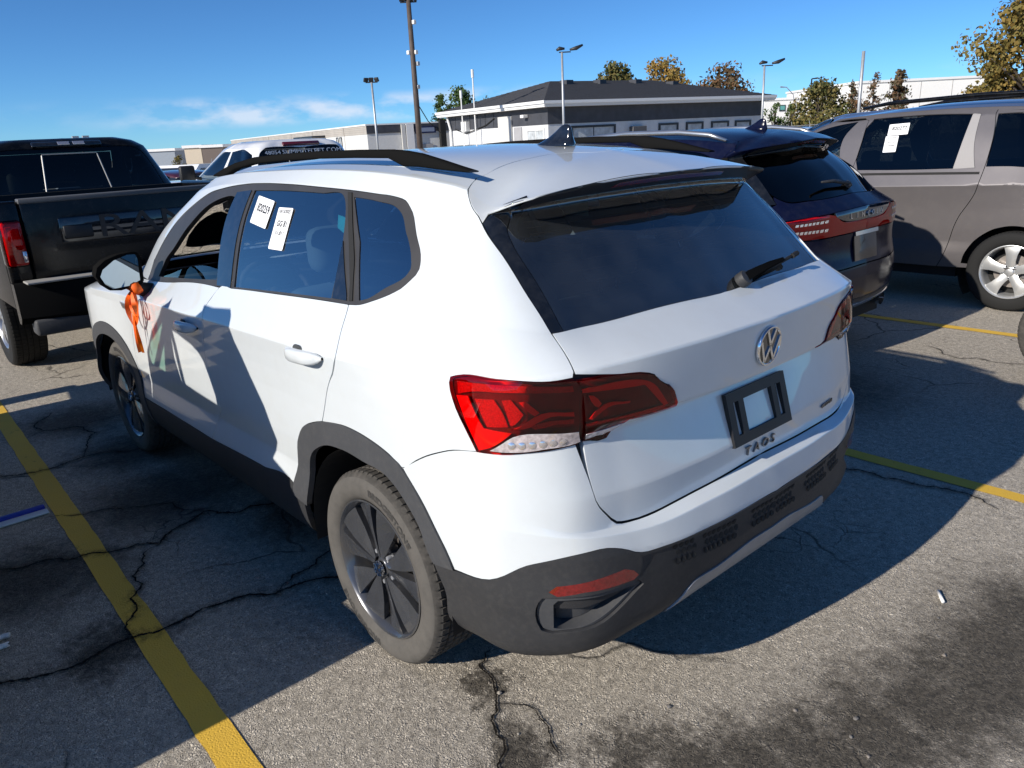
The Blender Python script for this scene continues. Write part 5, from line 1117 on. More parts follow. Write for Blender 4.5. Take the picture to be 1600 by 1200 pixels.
# ---------------------------------------------------------------- ground: worn asphalt, falling away gently beyond the first rows
def asphalt():
    m = bpy.data.materials.new('asphalt'); m.use_nodes = True; n, l = m.node_tree.nodes, m.node_tree.links; p = n['Principled BSDF']; p.inputs['Roughness'].default_value = .9; p.inputs['Specular IOR Level'].default_value = .25
    g = n.new('ShaderNodeNewGeometry'); pos = g.outputs['Position']
    def noise(sc, det=4, rough=.55, dist=0., src=None):
        t = n.new('ShaderNodeTexNoise'); t.inputs['Scale'].default_value = sc; t.inputs['Detail'].default_value = det; t.inputs['Roughness'].default_value = rough; t.inputs['Distortion'].default_value = dist; l.new(src or pos, t.inputs[0]); return t.outputs[0]
    def mr(s, a, b, c, d, smooth=False):
        t = n.new('ShaderNodeMapRange'); t.inputs[1].default_value = a; t.inputs[2].default_value = b; t.inputs[3].default_value = c; t.inputs[4].default_value = d; l.new(s, t.inputs[0])
        if smooth: t.interpolation_type = 'SMOOTHSTEP'
        return t.outputs[0]
    def mth(op, a, b):
        t = n.new('ShaderNodeMath'); t.operation = op
        for i, s in enumerate((a, b)):
            if isinstance(s, (int, float)): t.inputs[i].default_value = s
            else: l.new(s, t.inputs[i])
        return t.outputs[0]
    def mix(f, a, b, bl='MIX'):
        t = n.new('ShaderNodeMixRGB'); t.blend_type = bl
        for i, s in enumerate((f, a, b)):
            if isinstance(s, (int, float)): t.inputs[i].default_value = s
            elif isinstance(s, tuple): t.inputs[i].default_value = (*s, 1)
            else: l.new(s, t.inputs[i])
        return t.outputs[0]
    def voro(sc, feat='F1', out='Distance', src=None):
        t = n.new('ShaderNodeTexVoronoi'); t.inputs['Scale'].default_value = sc; t.feature = feat; l.new(src or pos, t.inputs[0]); return t.outputs[out]
    # stones of the wearing course
    wob = n.new('ShaderNodeVectorMath'); wob.operation = 'MULTIPLY_ADD'
    nzc = n.new('ShaderNodeTexNoise'); nzc.inputs['Scale'].default_value = 60; l.new(pos, nzc.inputs[0]); l.new(nzc.outputs['Color'], wob.inputs[0]); wob.inputs[1].default_value = (.022, .022, .022); l.new(pos, wob.inputs[2])
    vs = voro(105, src=wob.outputs[0]); vc = voro(105, out='Color', src=wob.outputs[0])
    ve = voro(105, 'DISTANCE_TO_EDGE', src=wob.outputs[0])
    ve2 = voro(210, 'DISTANCE_TO_EDGE', src=wob.outputs[0]); sel = mr(noise(26, 3), .42, .58, 0, 1); ve = mix(sel, ve, ve2)
    sepc = n.new('ShaderNodeSeparateColor'); l.new(vc, sepc.inputs[0])
    stone = mix(mr(sepc.outputs[0], 0, 1, 0, 1), (.41, .37, .31), (.80, .725, .605))
    fines = (.22, .196, .165)
    base = mix(mr(ve, .02, .22, .82, 0), stone, fines)
    base = mix(mr(noise(.35, 5), .3, .7, 0, .55), base, (.65, .585, .485))
    base = mix(mr(noise(2.2, 6, .65), .35, .75, 0, .45), base, (.48, .43, .355))
    base = mix(1., base, mix(mr(noise(34, 3), .3, .7, 0, 1), (.80, .80, .80), (1.15, 1.15, 1.15)), 'MULTIPLY')
    base = mix(mr(noise(150, 3, .6), .36, .44, .75, 0), base, (.07, .062, .052))
    # oil and worn patches with shapes of their own
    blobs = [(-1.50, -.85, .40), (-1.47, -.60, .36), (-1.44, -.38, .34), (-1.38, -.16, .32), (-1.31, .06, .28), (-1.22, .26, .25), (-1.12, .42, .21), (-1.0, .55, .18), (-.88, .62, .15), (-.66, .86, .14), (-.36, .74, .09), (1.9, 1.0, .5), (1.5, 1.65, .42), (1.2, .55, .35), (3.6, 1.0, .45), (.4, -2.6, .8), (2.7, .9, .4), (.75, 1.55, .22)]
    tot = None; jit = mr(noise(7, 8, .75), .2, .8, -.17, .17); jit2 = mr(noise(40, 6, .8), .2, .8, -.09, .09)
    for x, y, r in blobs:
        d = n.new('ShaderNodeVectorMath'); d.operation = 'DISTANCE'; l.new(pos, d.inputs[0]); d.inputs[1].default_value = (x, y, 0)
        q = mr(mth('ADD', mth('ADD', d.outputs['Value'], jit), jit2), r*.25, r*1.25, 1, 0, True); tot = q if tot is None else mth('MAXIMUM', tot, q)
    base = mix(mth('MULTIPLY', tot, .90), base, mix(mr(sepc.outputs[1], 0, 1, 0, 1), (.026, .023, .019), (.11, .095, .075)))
    # hairline cracks
    wv = n.new('ShaderNodeVectorMath'); wv.operation = 'MULTIPLY_ADD'; nw = n.new('ShaderNodeTexNoise'); nw.inputs['Scale'].default_value = 2.2; nw.inputs['Detail'].default_value = 6; l.new(pos, nw.inputs[0]); l.new(nw.outputs['Color'], wv.inputs[0]); wv.inputs[1].default_value = (.5, .5, 0); l.new(pos, wv.inputs[2])
    cr1 = mr(voro(.85, 'DISTANCE_TO_EDGE', src=wv.outputs[0]), .0, .010, 1, 0); cr1 = mth('MULTIPLY', cr1, mr(noise(.9, 2), .46, .56, 0, 1))
    cr2 = mr(voro(3.2, 'DISTANCE_TO_EDGE', src=wv.outputs[0]), .0, .016, 1, 0); cr2 = mth('MULTIPLY', cr2, mr(noise(.6, 2, src=wv.outputs[0]), .56, .63, 0, 1))
    cr = mth('MAXIMUM', cr1, cr2)
    base = mix(mth('MULTIPLY', cr, .85), base, (.030, .027, .024))
    l.new(base, p.inputs['Base Color'])
    hgt = mth('ADD', mth('MULTIPLY', mr(ve, 0, .35, 0, 1), .7), mth('MULTIPLY', noise(55, 6, .7), 1.5)); hgt = mth('SUBTRACT', hgt, mth('MULTIPLY', cr, 1.2))
    b = n.new('ShaderNodeBump'); b.inputs['Strength'].default_value = .9; b.inputs['Distance'].default_value = .0055; l.new(hgt, b.inputs['Height']); l.new(b.outputs[0], p.inputs['Normal'])
    return m
ASPH = asphalt()
def ground_z(x): return 0. if x < 9 else -.03*(min(x, 130)-9)
gx = [-300, -12, 9, 130, 900]; V = []; F = []
for x in gx:
    for y in (-900, -30, 20, 900): V.append((x, y, ground_z(x)))
for i in range(4):
    for j in range(3): F.append((i*4+j, (i+1)*4+j, (i+1)*4+j+1, i*4+j+1))
ground = mesh_obj('ground', V, F, ASPH); ground['kind'] = 'structure'
# ---- open cracks: a ragged black split with dirt worked into the stones on both sides
def crack_mat():
    m = bpy.data.materials.new('crack_dirt'); m.use_nodes = True; n, l = m.node_tree.nodes, m.node_tree.links; p = n['Principled BSDF']; p.inputs['Roughness'].default_value = 1; p.inputs['Specular IOR Level'].default_value = .1
    at = n.new('ShaderNodeAttribute'); at.attribute_name = 'across'; g = n.new('ShaderNodeNewGeometry')
    t1 = n.new('ShaderNodeTexNoise'); t1.inputs['Scale'].default_value = 28; t1.inputs['Detail'].default_value = 8; t1.inputs['Roughness'].default_value = .7; l.new(g.outputs['Position'], t1.inputs[0])
    t2 = n.new('ShaderNodeTexNoise'); t2.inputs['Scale'].default_value = 110; t2.inputs['Detail'].default_value = 6; t2.inputs['Roughness'].default_value = .75; l.new(g.outputs['Position'], t2.inputs[0])
    def mth(op, a, b):
        q = n.new('ShaderNodeMath'); q.operation = op
        for i, s_ in enumerate((a, b)):
            if isinstance(s_, (int, float)): q.inputs[i].default_value = s_
            else: l.new(s_, q.inputs[i])
        return q.outputs[0]
    def mr(s_, a, b, c, d):
        q = n.new('ShaderNodeMapRange'); q.inputs[1].default_value = a; q.inputs[2].default_value = b; q.inputs[3].default_value = c; q.inputs[4].default_value = d; l.new(s_, q.inputs[0]); return q.outputs[0]
    aa = mth('ABSOLUTE', at.outputs['Fac'], 0)
    core = mr(mth('ADD', aa, mth('MULTIPLY', mth('SUBTRACT', t2.outputs[0], .5), .34)), .06, .13, 1, 0)
    halo = mth('MULTIPLY', mr(aa, 0, .95, .9, 0), mr(mth('ADD', mth('MULTIPLY', t1.outputs[0], .55), mth('MULTIPLY', t2.outputs[0], .45)), .44, .62, 0, .9))
    al = mth('MAXIMUM', core, halo); cx = n.new('ShaderNodeMixRGB'); cx.inputs[1].default_value = (.060, .053, .045, 1); cx.inputs[2].default_value = (.010, .009, .008, 1); l.new(core, cx.inputs[0]); l.new(cx.outputs[0], p.inputs['Base Color'])
    tr = n.new('ShaderNodeBsdfTransparent'); ms = n.new('ShaderNodeMixShader'); l.new(al, ms.inputs[0]); l.new(tr.outputs[0], ms.inputs[1]); l.new(p.outputs[0], ms.inputs[2]); l.new(ms.outputs[0], n['Material Output'].inputs[0]); return m
CRACK = crack_mat()
def crack(pts, w, seed):
    r = np.random.default_rng(seed); A = np.array(pts, float)
    for it in range(5):
        B = [A[0]]
        for a, b in zip(A[:-1], A[1:]):
            d = b-a; B += [(a+b)/2+np.array([-d[1], d[0]])*r.normal(0, (.14, .12, .10, .09, .08)[it]), b]
        A = np.array(B)
    V = []; F = []; n = len(A); ac = []; K = (-1, -.35, 0, .35, 1)
    for i, p in enumerate(A):
        t = A[min(i+3, n-1)]-A[max(i-3, 0)]; t /= np.hypot(*t)+1e-9; nn = np.array([-t[1], t[0]]); k = w*7*(.6+.8*r.random())*min(1, .25+4*min(i, n-1-i)/n)
        for c in K: V.append((*(p+nn*k*.5*c), .0055)); ac.append(c)
    q = len(K); F = [(i*q+j, i*q+j+1, (i+1)*q+j+1, (i+1)*q+j) for i in range(n-1) for j in range(q-1)]
    o = mesh_obj('crack', V, F, CRACK, ground); at = o.data.attributes.new('across', 'FLOAT', 'POINT'); at.data.foreach_set('value', ac)
for k, (pts, w) in enumerate([([(2.95, 2.3), (2.88, 1.57), (2.82, 1.16), (2.70, .72)], .014), ([(1.72, 2.2), (1.69, 1.76), (1.53, 1.42), (1.40, 1.18), (1.57, .92), (1.40, .66), (1.31, .29)], .016), ([(.85, 2.4), (.81, 1.90), (.75, 1.51), (.63, .99), (.51, .69), (.45, .2)], .018), ([(-.24, .62), (-.27, .69), (-.45, .77), (-.62, .89), (-.85, 1.1)], .010), ([(-.45, .77), (-.60, .72), (-.75, .80)], .006), ([(-.3, -1.5), (-.47, -1.60), (-.71, -1.62), (-.92, -1.67), (-1.1, -1.6)], .012), ([(3.9, 1.1), (3.6, 1.25), (3.2, 1.0), (2.82, 1.16)], .012), ([(1.40, 1.18), (1.1, 1.35), (.75, 1.51)], .012), ([(2.1, 1.5), (1.9, 1.2), (1.57, .92)], .008), ([(.63, .99), (.75, .75), (.72, .45)], .010), ([(.2, -4.1), (-.1, -3.9), (-.6, -4.05)], .008)]): crack(pts, w, 40+k)
# ---- painted bay lines
def yellow():
    m = bpy.data.materials.new('yellow_line_paint'); m.use_nodes = True; n, l = m.node_tree.nodes, m.node_tree.links; p = n['Principled BSDF']; p.inputs['Roughness'].default_value = .75
    g = n.new('ShaderNodeNewGeometry')
    t = n.new('ShaderNodeTexNoise'); t.inputs['Scale'].default_value = 7; t.inputs['Detail'].default_value = 9; t.inputs['Roughness'].default_value = .75; l.new(g.outputs['Position'], t.inputs[0])
    v = n.new('ShaderNodeTexVoronoi'); v.inputs['Scale'].default_value = 105; v.feature = 'DISTANCE_TO_EDGE'; l.new(g.outputs['Position'], v.inputs[0])
    cr = n.new('ShaderNodeMixRGB'); cr.inputs[1].default_value = (.74, .46, .035, 1); cr.inputs[2].default_value = (.60, .37, .06, 1); l.new(t.outputs[0], cr.inputs[0]); l.new(cr.outputs[0], p.inputs['Base Color'])
    b = n.new('ShaderNodeBump'); b.inputs['Strength'].default_value = .55; b.inputs['Distance'].default_value = .004; l.new(v.outputs[0], b.inputs['Height']); l.new(b.outputs[0], p.inputs['Normal'])
    a = n.new('ShaderNodeMapRange'); a.inputs[1].default_value = .60; a.inputs[2].default_value = .68; l.new(t.outputs[0], a.inputs[0])
    e = n.new('ShaderNodeMapRange'); e.inputs[1].default_value = .10; e.inputs[2].default_value = .0; e.inputs[3].default_value = .12; e.inputs[4].default_value = 1; l.new(v.outputs[0], e.inputs[0])
    mm = n.new('ShaderNodeMath'); mm.operation = 'MULTIPLY'; l.new(a.outputs[0], mm.inputs[0]); l.new(e.outputs[0], mm.inputs[1])
    tr = n.new('ShaderNodeBsdfTransparent'); ms = n.new('ShaderNodeMixShader'); l.new(mm.outputs[0], ms.inputs[0]); l.new(p.outputs[0], ms.inputs[1]); l.new(tr.outputs[0], ms.inputs[2]); l.new(ms.outputs[0], n['Material Output'].inputs[0])
    return m
YEL = yellow()
def bay_line(x0, y0, x1, y1, w):
    V = []; F = []; n = 90; r = np.random.default_rng(int(abs(y0)*100)); d = np.array([x1-x0, y1-y0]); L = np.hypot(*d); nn = np.array([-d[1], d[0]])/L
    for i in range(n+1):
        p = np.array([x0, y0])+d*i/n
        for s in (-1, 1): q = p+nn*s*(w*.5+r.normal(0, .0016)); V.append((*q, .004))
    for i in range(n): F.append((2*i, 2*i+1, 2*i+3, 2*i+2))
    o = mesh_obj('bay_marking', V, F, YEL); o['kind'] = 'structure'
bay_line(5.3, 1.345, -2.4, 1.505, .100); bay_line(4.6, -1.74, -2.2, -1.795, .092); bay_line(4.6, -4.70, -2.2, -4.83, .100); bay_line(4.6, 4.4, -2.4, 4.55, .10)
# ---- litter
sq = empty('squeegee', (2.18, 1.72, .0)); tag(sq, 'blue and white squeegee blade lying on the asphalt by the yellow line', 'squeegee')
b = MB(); b.rbox(.012, .042, -.24, .25, .006, .030, .006, 2); b.build('grip_bar', pm('blue_plastic', (.01, .03, .35), .35), sq, angle=50)
b = MB(); b.rbox(-.045, .014, -.245, .255, .004, .012, .002, 1); b.build('blade', pm('pale_plastic', (.62, .68, .70), .35), sq)
hk = MB(); hk.tube([(1.06+.035*math.cos(a), 1.84+.035*math.sin(a), .012) for a in np.linspace(-.6, 3.4, 14)]+[(1.03, 1.90, .012)], .010, 8); tag(hk.build('plastic_hook', pm('white_plastic', (.75, .74, .72), .4), smooth=True), 'small white plastic hook lying on the asphalt', 'hook')
cg = MB(); cg.tube([(-1.16, -.765, .009), (-1.20, -.705, .009)], .006, 10); o = cg.build('cigarette', pm('cigarette_paper', (.78, .77, .74), .8), smooth=True); tag(o, 'white cigarette end lying on the sunlit asphalt', 'cigarette')
pe = random.Random(3)
PEB = [pm('pebble_%d' % k, c, .8, vary=.2, vscale=200) for k, c in enumerate(((.24, .21, .18), (.15, .14, .13), (.30, .27, .23)))]
for k in range(14):
    x, y = pe.choice([(-1.25+pe.gauss(0, .12), .1+pe.gauss(0, .35)), (-.6+pe.gauss(0, .2), .75+pe.gauss(0, .15))]); r = pe.uniform(.005, .010)
    bm = bmesh.new(); bmesh.ops.create_icosphere(bm, subdivisions=1, radius=r)
    for v in bm.verts: v.co = v.co*pe.uniform(.7, 1.15); v.co.z *= .6
    me = bpy.data.meshes.new('pebble'); bm.to_mesh(me); bm.free(); me.materials.append(PEB[k % 3]); o = bpy.data.objects.new('pebble', me); COL.objects.link(o); o.location = (x, y, r*.4); tag(o, 'loose pebble on the worn asphalt behind the white SUV', 'pebble', 'pebbles behind the white SUV')
# ---------------------------------------------------------------- buildings
def wall_win(par, M, x0, x1, z0, z1, frame_m, pane_m, fw=.14, name='window', muntin=True):
    """window on a wall: M maps (along, up, out)"""
    f = MB()
    for a in ((x0, x1, z1-fw, z1), (x0, x1, z0, z0+fw), (x0, x0+fw, z0+fw, z1-fw), (x1-fw, x1, z0+fw, z1-fw)): f.box(a[0], a[1], a[2], a[3], .0, .09, M)
    w = f.build(name, frame_m, par)
    g = MB(); g.box(x0+fw, x1-fw, z0+fw, z1-fw, .01, .03, M); g.build('pane', pane_m, w)
    if muntin:
        m = MB(); c = (x0+x1)/2; m.box(c-.025, c+.025, z0+fw, z1-fw, .03, .05, M); m.build('mullion', frame_m, w)
    s = MB(); s.box(x0-.04, x1+.04, z0-.08, z0-.004, 0, .16, M); s.build('sill', frame_m, w)
    return w
SIDW = pm('white_siding', (.62, .63, .64), .6, vary=.06, vscale=2, dirt=((.35, .33, .30), .25, 1.5)); SIDD = pm('dark_siding', (.045, .048, .058), .6, vary=.2, vscale=2); FASC = pm('fascia_white', (.74, .74, .73), .45); SHING = pm('shingles', (.040, .041, .047), .9, vary=.3, vscale=9, bump=.6, bscale=14, bdist=.03)
BLIND = pm('blinds', (.42, .45, .47), .6, vary=.25, vscale=3); WTRIM = pm('window_dark_trim', (.02, .022, .028), .4); GREYP = pm('grey_panel', (.33, .33, .34), .55, vary=.1, vscale=1.5)
def dirv(a): return Vector((math.cos(R(a)), math.sin(R(a)), 0))
def build_office():
    A = Vector((35, -34.2, 0)); e1, e2 = dirv(-11), dirv(-101); L1, L2 = 14.3, 19.4; zg = -1.9
    o = empty('office_building', (A.x, A.y, zg)); tag(o, 'low office with dark hipped roof, dark band and white walls', 'building')
    A0 = Vector((0, 0, 0)); z = lambda v: v-zg
    P = lambda s, t, h: A0+e1*s+e2*t+Vector((0, 0, z(h)))
    def quad_box(name, s0, s1, t0, t1, h0, h1, mat):
        b = MB(); V = [P(s, t, h) for s in (s0, s1) for t in (t0, t1) for h in (h0, h1)]; b.add(V, [(0, 1, 3, 2), (4, 6, 7, 5), (0, 4, 5, 1), (2, 3, 7, 6), (0, 2, 6, 4), (1, 5, 7, 3)]); return b.build(name, mat, o)
    quad_box('wall', 0, L1, 0, L2, zg, 2.26, SIDW); quad_box('dark_band', -.03, L1+.03, -.03, L2+.03, 2.26, 3.32, SIDD)
    quad_box('soffit', -.65, L1+.65, -.65, L2+.65, 3.30, 3.38, FASC); quad_box('fascia', -.70, L1+.70, -.70, L2+.70, 3.38, 3.62, FASC)
    quad_box('gutter', -.80, -.70, -.75, L2+.7, 3.48, 3.66, FASC); quad_box('gutter', -.80, L1+.7, -.80, -.70, 3.50, 3.68, FASC)
    E = [P(-.75, -.75, 3.64), P(L1+.75, -.75, 3.64), P(L1+.75, L2+.75, 3.64), P(-.75, L2+.75, 3.64), P(7.15, 5.0, 5.35), P(7.15, 14.6, 5.35)]
    # shingle courses stepped on each slope
    rf = MB()
    for a, b, c, d in ((0, 1, 4, 4), (1, 2, 5, 4), (2, 3, 5, 5), (3, 0, 4, 5)):
        n = 22; 
        for k in range(n):
            t0, t1 = k/n, (k+1)/n; up = Vector((0, 0, .03))
            p0, p1, p2, p3 = E[a].lerp(E[d], t0), E[b].lerp(E[c], t0), E[b].lerp(E[c], t1), E[a].lerp(E[d], t1)
            rf.add([p0+up, p1+up, p2+up*.2, p3+up*.2, p0, p1], [(0, 1, 2, 3), (4, 5, 1, 0)])
    r = rf.build('roof', SHING, o)
    for t in (5.6, 8.6, 12.0, 15.0):
        v = MB(); c = P(5.9-(.8 if t > 14 else 0), t, 5.10-(.22 if t > 14 else 0)); v.box(c.x-.35, c.x+.35, c.y-.35, c.y+.35, c.z-.1, c.z+.22); v.build('roof_vent', SIDD, r)
    Mr = Matrix.Identity(4); n2 = -e1
    Mr = Matrix(((e2.x, 0, n2.x, 0), (e2.y, 0, n2.y, 0), (0, 1, 0, -zg), (0, 0, 0, 1)))       # right-hand face: (along t, up, out)
    n1 = -e2
    Ml = Matrix(((e1.x, 0, n1.x, 0), (e1.y, 0, n1.y, 0), (0, 1, 0, -zg), (0, 0, 0, 1)))
    for t0, t1, h0, h1 in ((1.75, 5.4, .75, 2.1), (9.2, 11.0, .75, 2.02), (11.75, 13.4, .75, 2.02), (14.2, 15.95, .75, 2.0), (16.6, 18.25, .75, 1.98)): wall_win(o, Mr, t0, t1, h0, h1, WTRIM, BLIND, muntin=t1-t0 > 3)
    ac = MB(); ac.rbox(6.6, 7.8, 1.35, 1.9, .0, .45, .03, 1, Mr); ac.build('air_conditioner', pm('ac_dark', (.08, .08, .085), .6), o)
    for k in range(60):
        pass
    bt = MB()
    wall_win(o, Ml, .35, 2.55, .7, 2.05, FASC, BLIND)
    dn = MB(); dn.box(4.45, 6.25, -1.8, 2.95, .03, .12, Ml); dn.build('duct_panel', pm('duct', (.58, .57, .54), .5), o)
    d2 = MB(); d2.box(3.2, 4.2, -1.8, 2.2, .0, .06, Ml); d2.build('door', GREYP, o)
    for s in np.arange(7.0, 14.2, 1.2):
        bt = MB(); bt.box(s, s+.05, 2.3, 3.3, .03, .06, Ml); bt.build('batten', SIDD, o)
    gb = MB(); gb.box(10.7, 11.5, 2.15, 2.85, .03, .35, Ml); gb.build('meter_box', FASC, o)
    dp = MB(); dp.tube([Ml @ Vector((13.9, 3.3, .3)), Ml @ Vector((13.7, 2.3, .15)), Ml @ Vector((13.7, -1.5, .15))], .09, 8); dp.build('downpipe', FASC, o)
    cw = MB(); cw.tube([Ml @ Vector((6.8, 2.9, .1)), Ml @ Vector((8.0, 2.5, .1)), Ml @ Vector((9.8, 2.2, .1)), Ml @ Vector((11.2, 2.0, .1)), Ml @ Vector((13.0, 2.35, .1))], .035, 6); cw.build('cable', BLACK, o)
    cm_ = MB(); cm_.rbox(2.3, 2.7, 2.75, 2.95, .05, .45, .04, 2, Ml); cm_.build('wall_camera', FASC, o)
    for s_, h_ in ((8.9, 6.32), (10.9, 5.05)):
        m = MB(); m.tube([Ml @ Vector((s_, 1.2, .5)), Ml @ Vector((s_, h_, .5))], .05, 6); m.tube([Ml @ Vector((s_, h_-.55, .5)), Ml @ Vector((s_, h_, .5))], .10, 8); m.build('antenna_mast', FASC, o)
    return o
build_office()
def build_annex():
    B = Vector((68.15, -41.13, 0)); e1, e2 = dirv(-14), dirv(-104); zg = -2.9; o = empty('flat_roofed_unit', (B.x, B.y, zg)); tag(o, 'long flat-roofed grey unit with white panels behind the floodlight pole', 'building')
    P = lambda s, t, h: e1*s+e2*t+Vector((0, 0, h-zg))
    def qb(name, s0, s1, t0, t1, h0, h1, mat, par=None):
        b = MB(); V = [P(s, t, h) for s in (s0, s1) for t in (t0, t1) for h in (h0, h1)]; b.add(V, [(0, 1, 3, 2), (4, 6, 7, 5), (0, 4, 5, 1), (2, 3, 7, 6), (0, 2, 6, 4), (1, 5, 7, 3)]); return b.build(name, mat, par or o)
    BEI = pm('beige_cladding', (.40, .37, .33), .6, vary=.1, vscale=.8)
    qb('wall', 0, 88, 0, 14, zg, 2.5, pm('pale_panel', (.62, .62, .60), .6, vary=.05)); qb('cladding_band', -.05, 88.05, -.05, 14.05, 2.5, 3.32, BEI); qb('parapet_cap', -.12, 88.1, -.12, 14.1, 3.32, 3.46, FASC)
    n1 = -e2; Ml = Matrix(((e1.x, 0, n1.x, 0), (e1.y, 0, n1.y, 0), (0, 1, 0, -zg), (0, 0, 0, 1))); n2 = -e1; Mr = Matrix(((e2.x, 0, n2.x, 0), (e2.y, 0, n2.y, 0), (0, 1, 0, -zg), (0, 0, 0, 1)))
    for h in (2.72, 2.92, 3.12):
        g = MB(); g.box(0, 88, h, h+.02, .052, .058, Ml); g.build('cladding_joint', pm('joint', (.25, .23, .21), .7), o)
    for s in (8, 22, 34, 50):
        g = MB(); g.box(s, s+.04, zg, 3.3, .06, .08, Ml); g.build('panel_joint', pm('joint', (.25, .23, .21)), o)
    wall_win(o, Ml, 9.2, 10.0, 1.0, 2.4, WTRIM, BLIND, .08, muntin=False); wall_win(o, Ml, 10.6, 11.4, 1.0, 2.4, WTRIM, BLIND, .08, muntin=False)
    qb('canopy', 16, 26, -1.6, -.06, 2.55, 2.75, WTRIM)
    qb('dark_facade', -.09, -.055, -.04, 14, 2.55, 3.3, SIDD); qb('pilaster', -.35, -.10, 4.1, 4.9, zg, 3.3, FASC); qb('pilaster', -.3, -.1, 3.6, 4.0, zg, 3.3, pm('duct', (.5, .5, .5)))
    sg = MB(); sg.box(5.1, 7.4, 2.35, 3.05, .1, .18, Mr); s = sg.build('wall_sign', pm('sign_navy', (.01, .015, .06), .4), o); f = MB(); f.box(5.25, 7.25, 2.5, 2.9, .18, .19, Mr); f.build('sign_face', pm('sign_pale', (.2, .24, .34), .5), s)
    qb('black_stack', -.8, -.3, 7.7, 8.3, zg, 3.6, BLACK)
    qb('grey_door', -.1, -.06, 5.4, 7.0, zg, 1.3, GREYP)
    return o
build_annex()
def warehouse(name, label, c, ang, L, W, h, col, zb, win=None):
    o = empty(name, (*c, zb), R(ang)); tag(o, label, 'building'); m = pm(name+'_'+str(int(c[0])), col, .6, vary=.05, vscale=.05)
    b = MB(); b.box(0, L, 0, W, 0, h-zb); b.build('wall', m, o); b = MB(); b.box(-.2, L+.2, -.2, W+.2, h-zb, h-zb+.35); b.build('parapet', FASC, o)
    for k in range(1, int(L/5)):
        j = MB(); j.box(k*5, k*5+.05, -.03, -.004, 0, h-zb-.1); j.build('panel_joint', pm('joint', (.25, .23, .21)), o)
    if win:
        for x in np.arange(win[0], win[1], win[2]):
            M = Matrix(((1, 0, 0, 0), (0, 0, -1, 0), (0, 1, 0, 0), (0, 0, 0, 1))); wall_win(o, M, x, x+win[2]*.7, win[3]-zb, win[4]-zb, WTRIM, pm('green_glass', (.10, .30, .28), .1), .1, muntin=False)
    return o
warehouse('warehouse', 'big plain white warehouse behind the spruces', (57.5, -124.3), -130, 27, 30, 6.9, (.80, .79, .76), -2)
warehouse('white_office', 'distant white office block with green windows behind the hedge', (72.5, -122.5), -131, 8, 12, 5.3, (.72, .72, .70), -2, (2.5, 6, 1.5, 3.6, 4.5))
warehouse('grey_warehouse', 'distant grey-blue shed beyond the black pickup', (119.2, -34.9), -131, 4.6, 30, 1.9, (.26, .30, .35), -4.5)
warehouse('brown_warehouse', 'distant tan and brown block beyond the white pickups', (104.6, -35.7), -131, 2.2, 6, 2.1, (.55, .47, .36), -4.0); warehouse('brown_warehouse', 'distant dark brown shed behind the tan block', (103.1, -37.4), -131, 2.7, 6, 2.05, (.13, .10, .085), -4.0)
# ---------------------------------------------------------------- poles
STEEL = pm('galvanised', (.42, .43, .44), .45, metal=.5, vary=.1); DPOLE = pm('dark_pole', (.075, .055, .045), .7, vary=.25, vscale=3); LAMPB = pm('lamp_black', (.02, .021, .024), .5)
def pole(name, label, cat, base, top, r0, r1, mat, tilt=(0, 0)):
    o = empty(name, base); tag(o, label, cat); b = MB(); h = top-base[2]
    b.tube([(0, 0, 0), (tilt[0]*.5, tilt[1]*.5, h*.5), (tilt[0], tilt[1], h)], [r0, (r0+r1)/2, r1], 10); b.build('pole_shaft', mat, o, smooth=True); return o, h
o, h = pole('light_mast', 'tall dark mast with cameras and floodlights above the grey unit', 'mast', (39.8, -27.5, -1), 9.9, .20, .14, DPOLE, (.3, -.2))
side = dirv(-41-90); toward = dirv(139)
for k in (-1.1, -.35, .45, 1.1):
    f = MB(); c = Vector((.3, -.2, h-.05))+side*k*.35; M = Matrix.Translation(c) @ Matrix.Rotation(R(30*k), 4, 'Z') @ Matrix.Rotation(R(35), 4, 'Y'); f.rbox(-.08, .10, -.17, .17, -.14, .14, .02, 1, M); f.build('floodlight', LAMPB, o)
f = MB(); f.tube([Vector((.3, -.2, h-.25))-side*.5, Vector((.3, -.2, h-.25))+side*.5], .04, 6); f.build('crossarm', LAMPB, o)
for hz_, k, m in ((8.54, .25, FASC), (6.85, .22, FASC), (6.85, -.22, FASC), (6.2, .28, STEEL), (4.86, .18, STEEL)):
    f = MB(); c = Vector((.2, -.12, hz_+1))+side*k; M = Matrix.Translation(c); f.rbox(-.12, .12, -.10, .10, -.14, .10, .04, 2, M); f.build('camera_housing', m, o)
f = MB(); f.tube([Vector((.05, 0, 5.0)), Vector((.3, -1.0, 3.8)), Vector((.9, -2.6, 2.9))], .03, 6); f.build('cable', BLACK, o)
o, h = pole('floodlight_pole', 'slim pole with three floodlights in front of the grey unit', 'lamp post', (35.8, -21.85, -.8), 4.75, .07, .055, STEEL)
f = MB(); f.tube([Vector((0, 0, h))-side*.32, Vector((0, 0, h))+side*.32], .03, 6); f.build('crossarm', LAMPB, o)
for k, tw in ((-.30, 40), (-.02, 10), (.28, -30)):
    f = MB(); c = Vector((0, 0, h+.12))+side*k; M = Matrix.Translation(c) @ Matrix.Rotation(R(139+tw), 4, 'Z') @ Matrix.Rotation(R(25), 4, 'Y'); f.rbox(-.05, .06, -.13, .13, -.10, .12, .02, 1, M); f.build('floodlight', LAMPB, o)
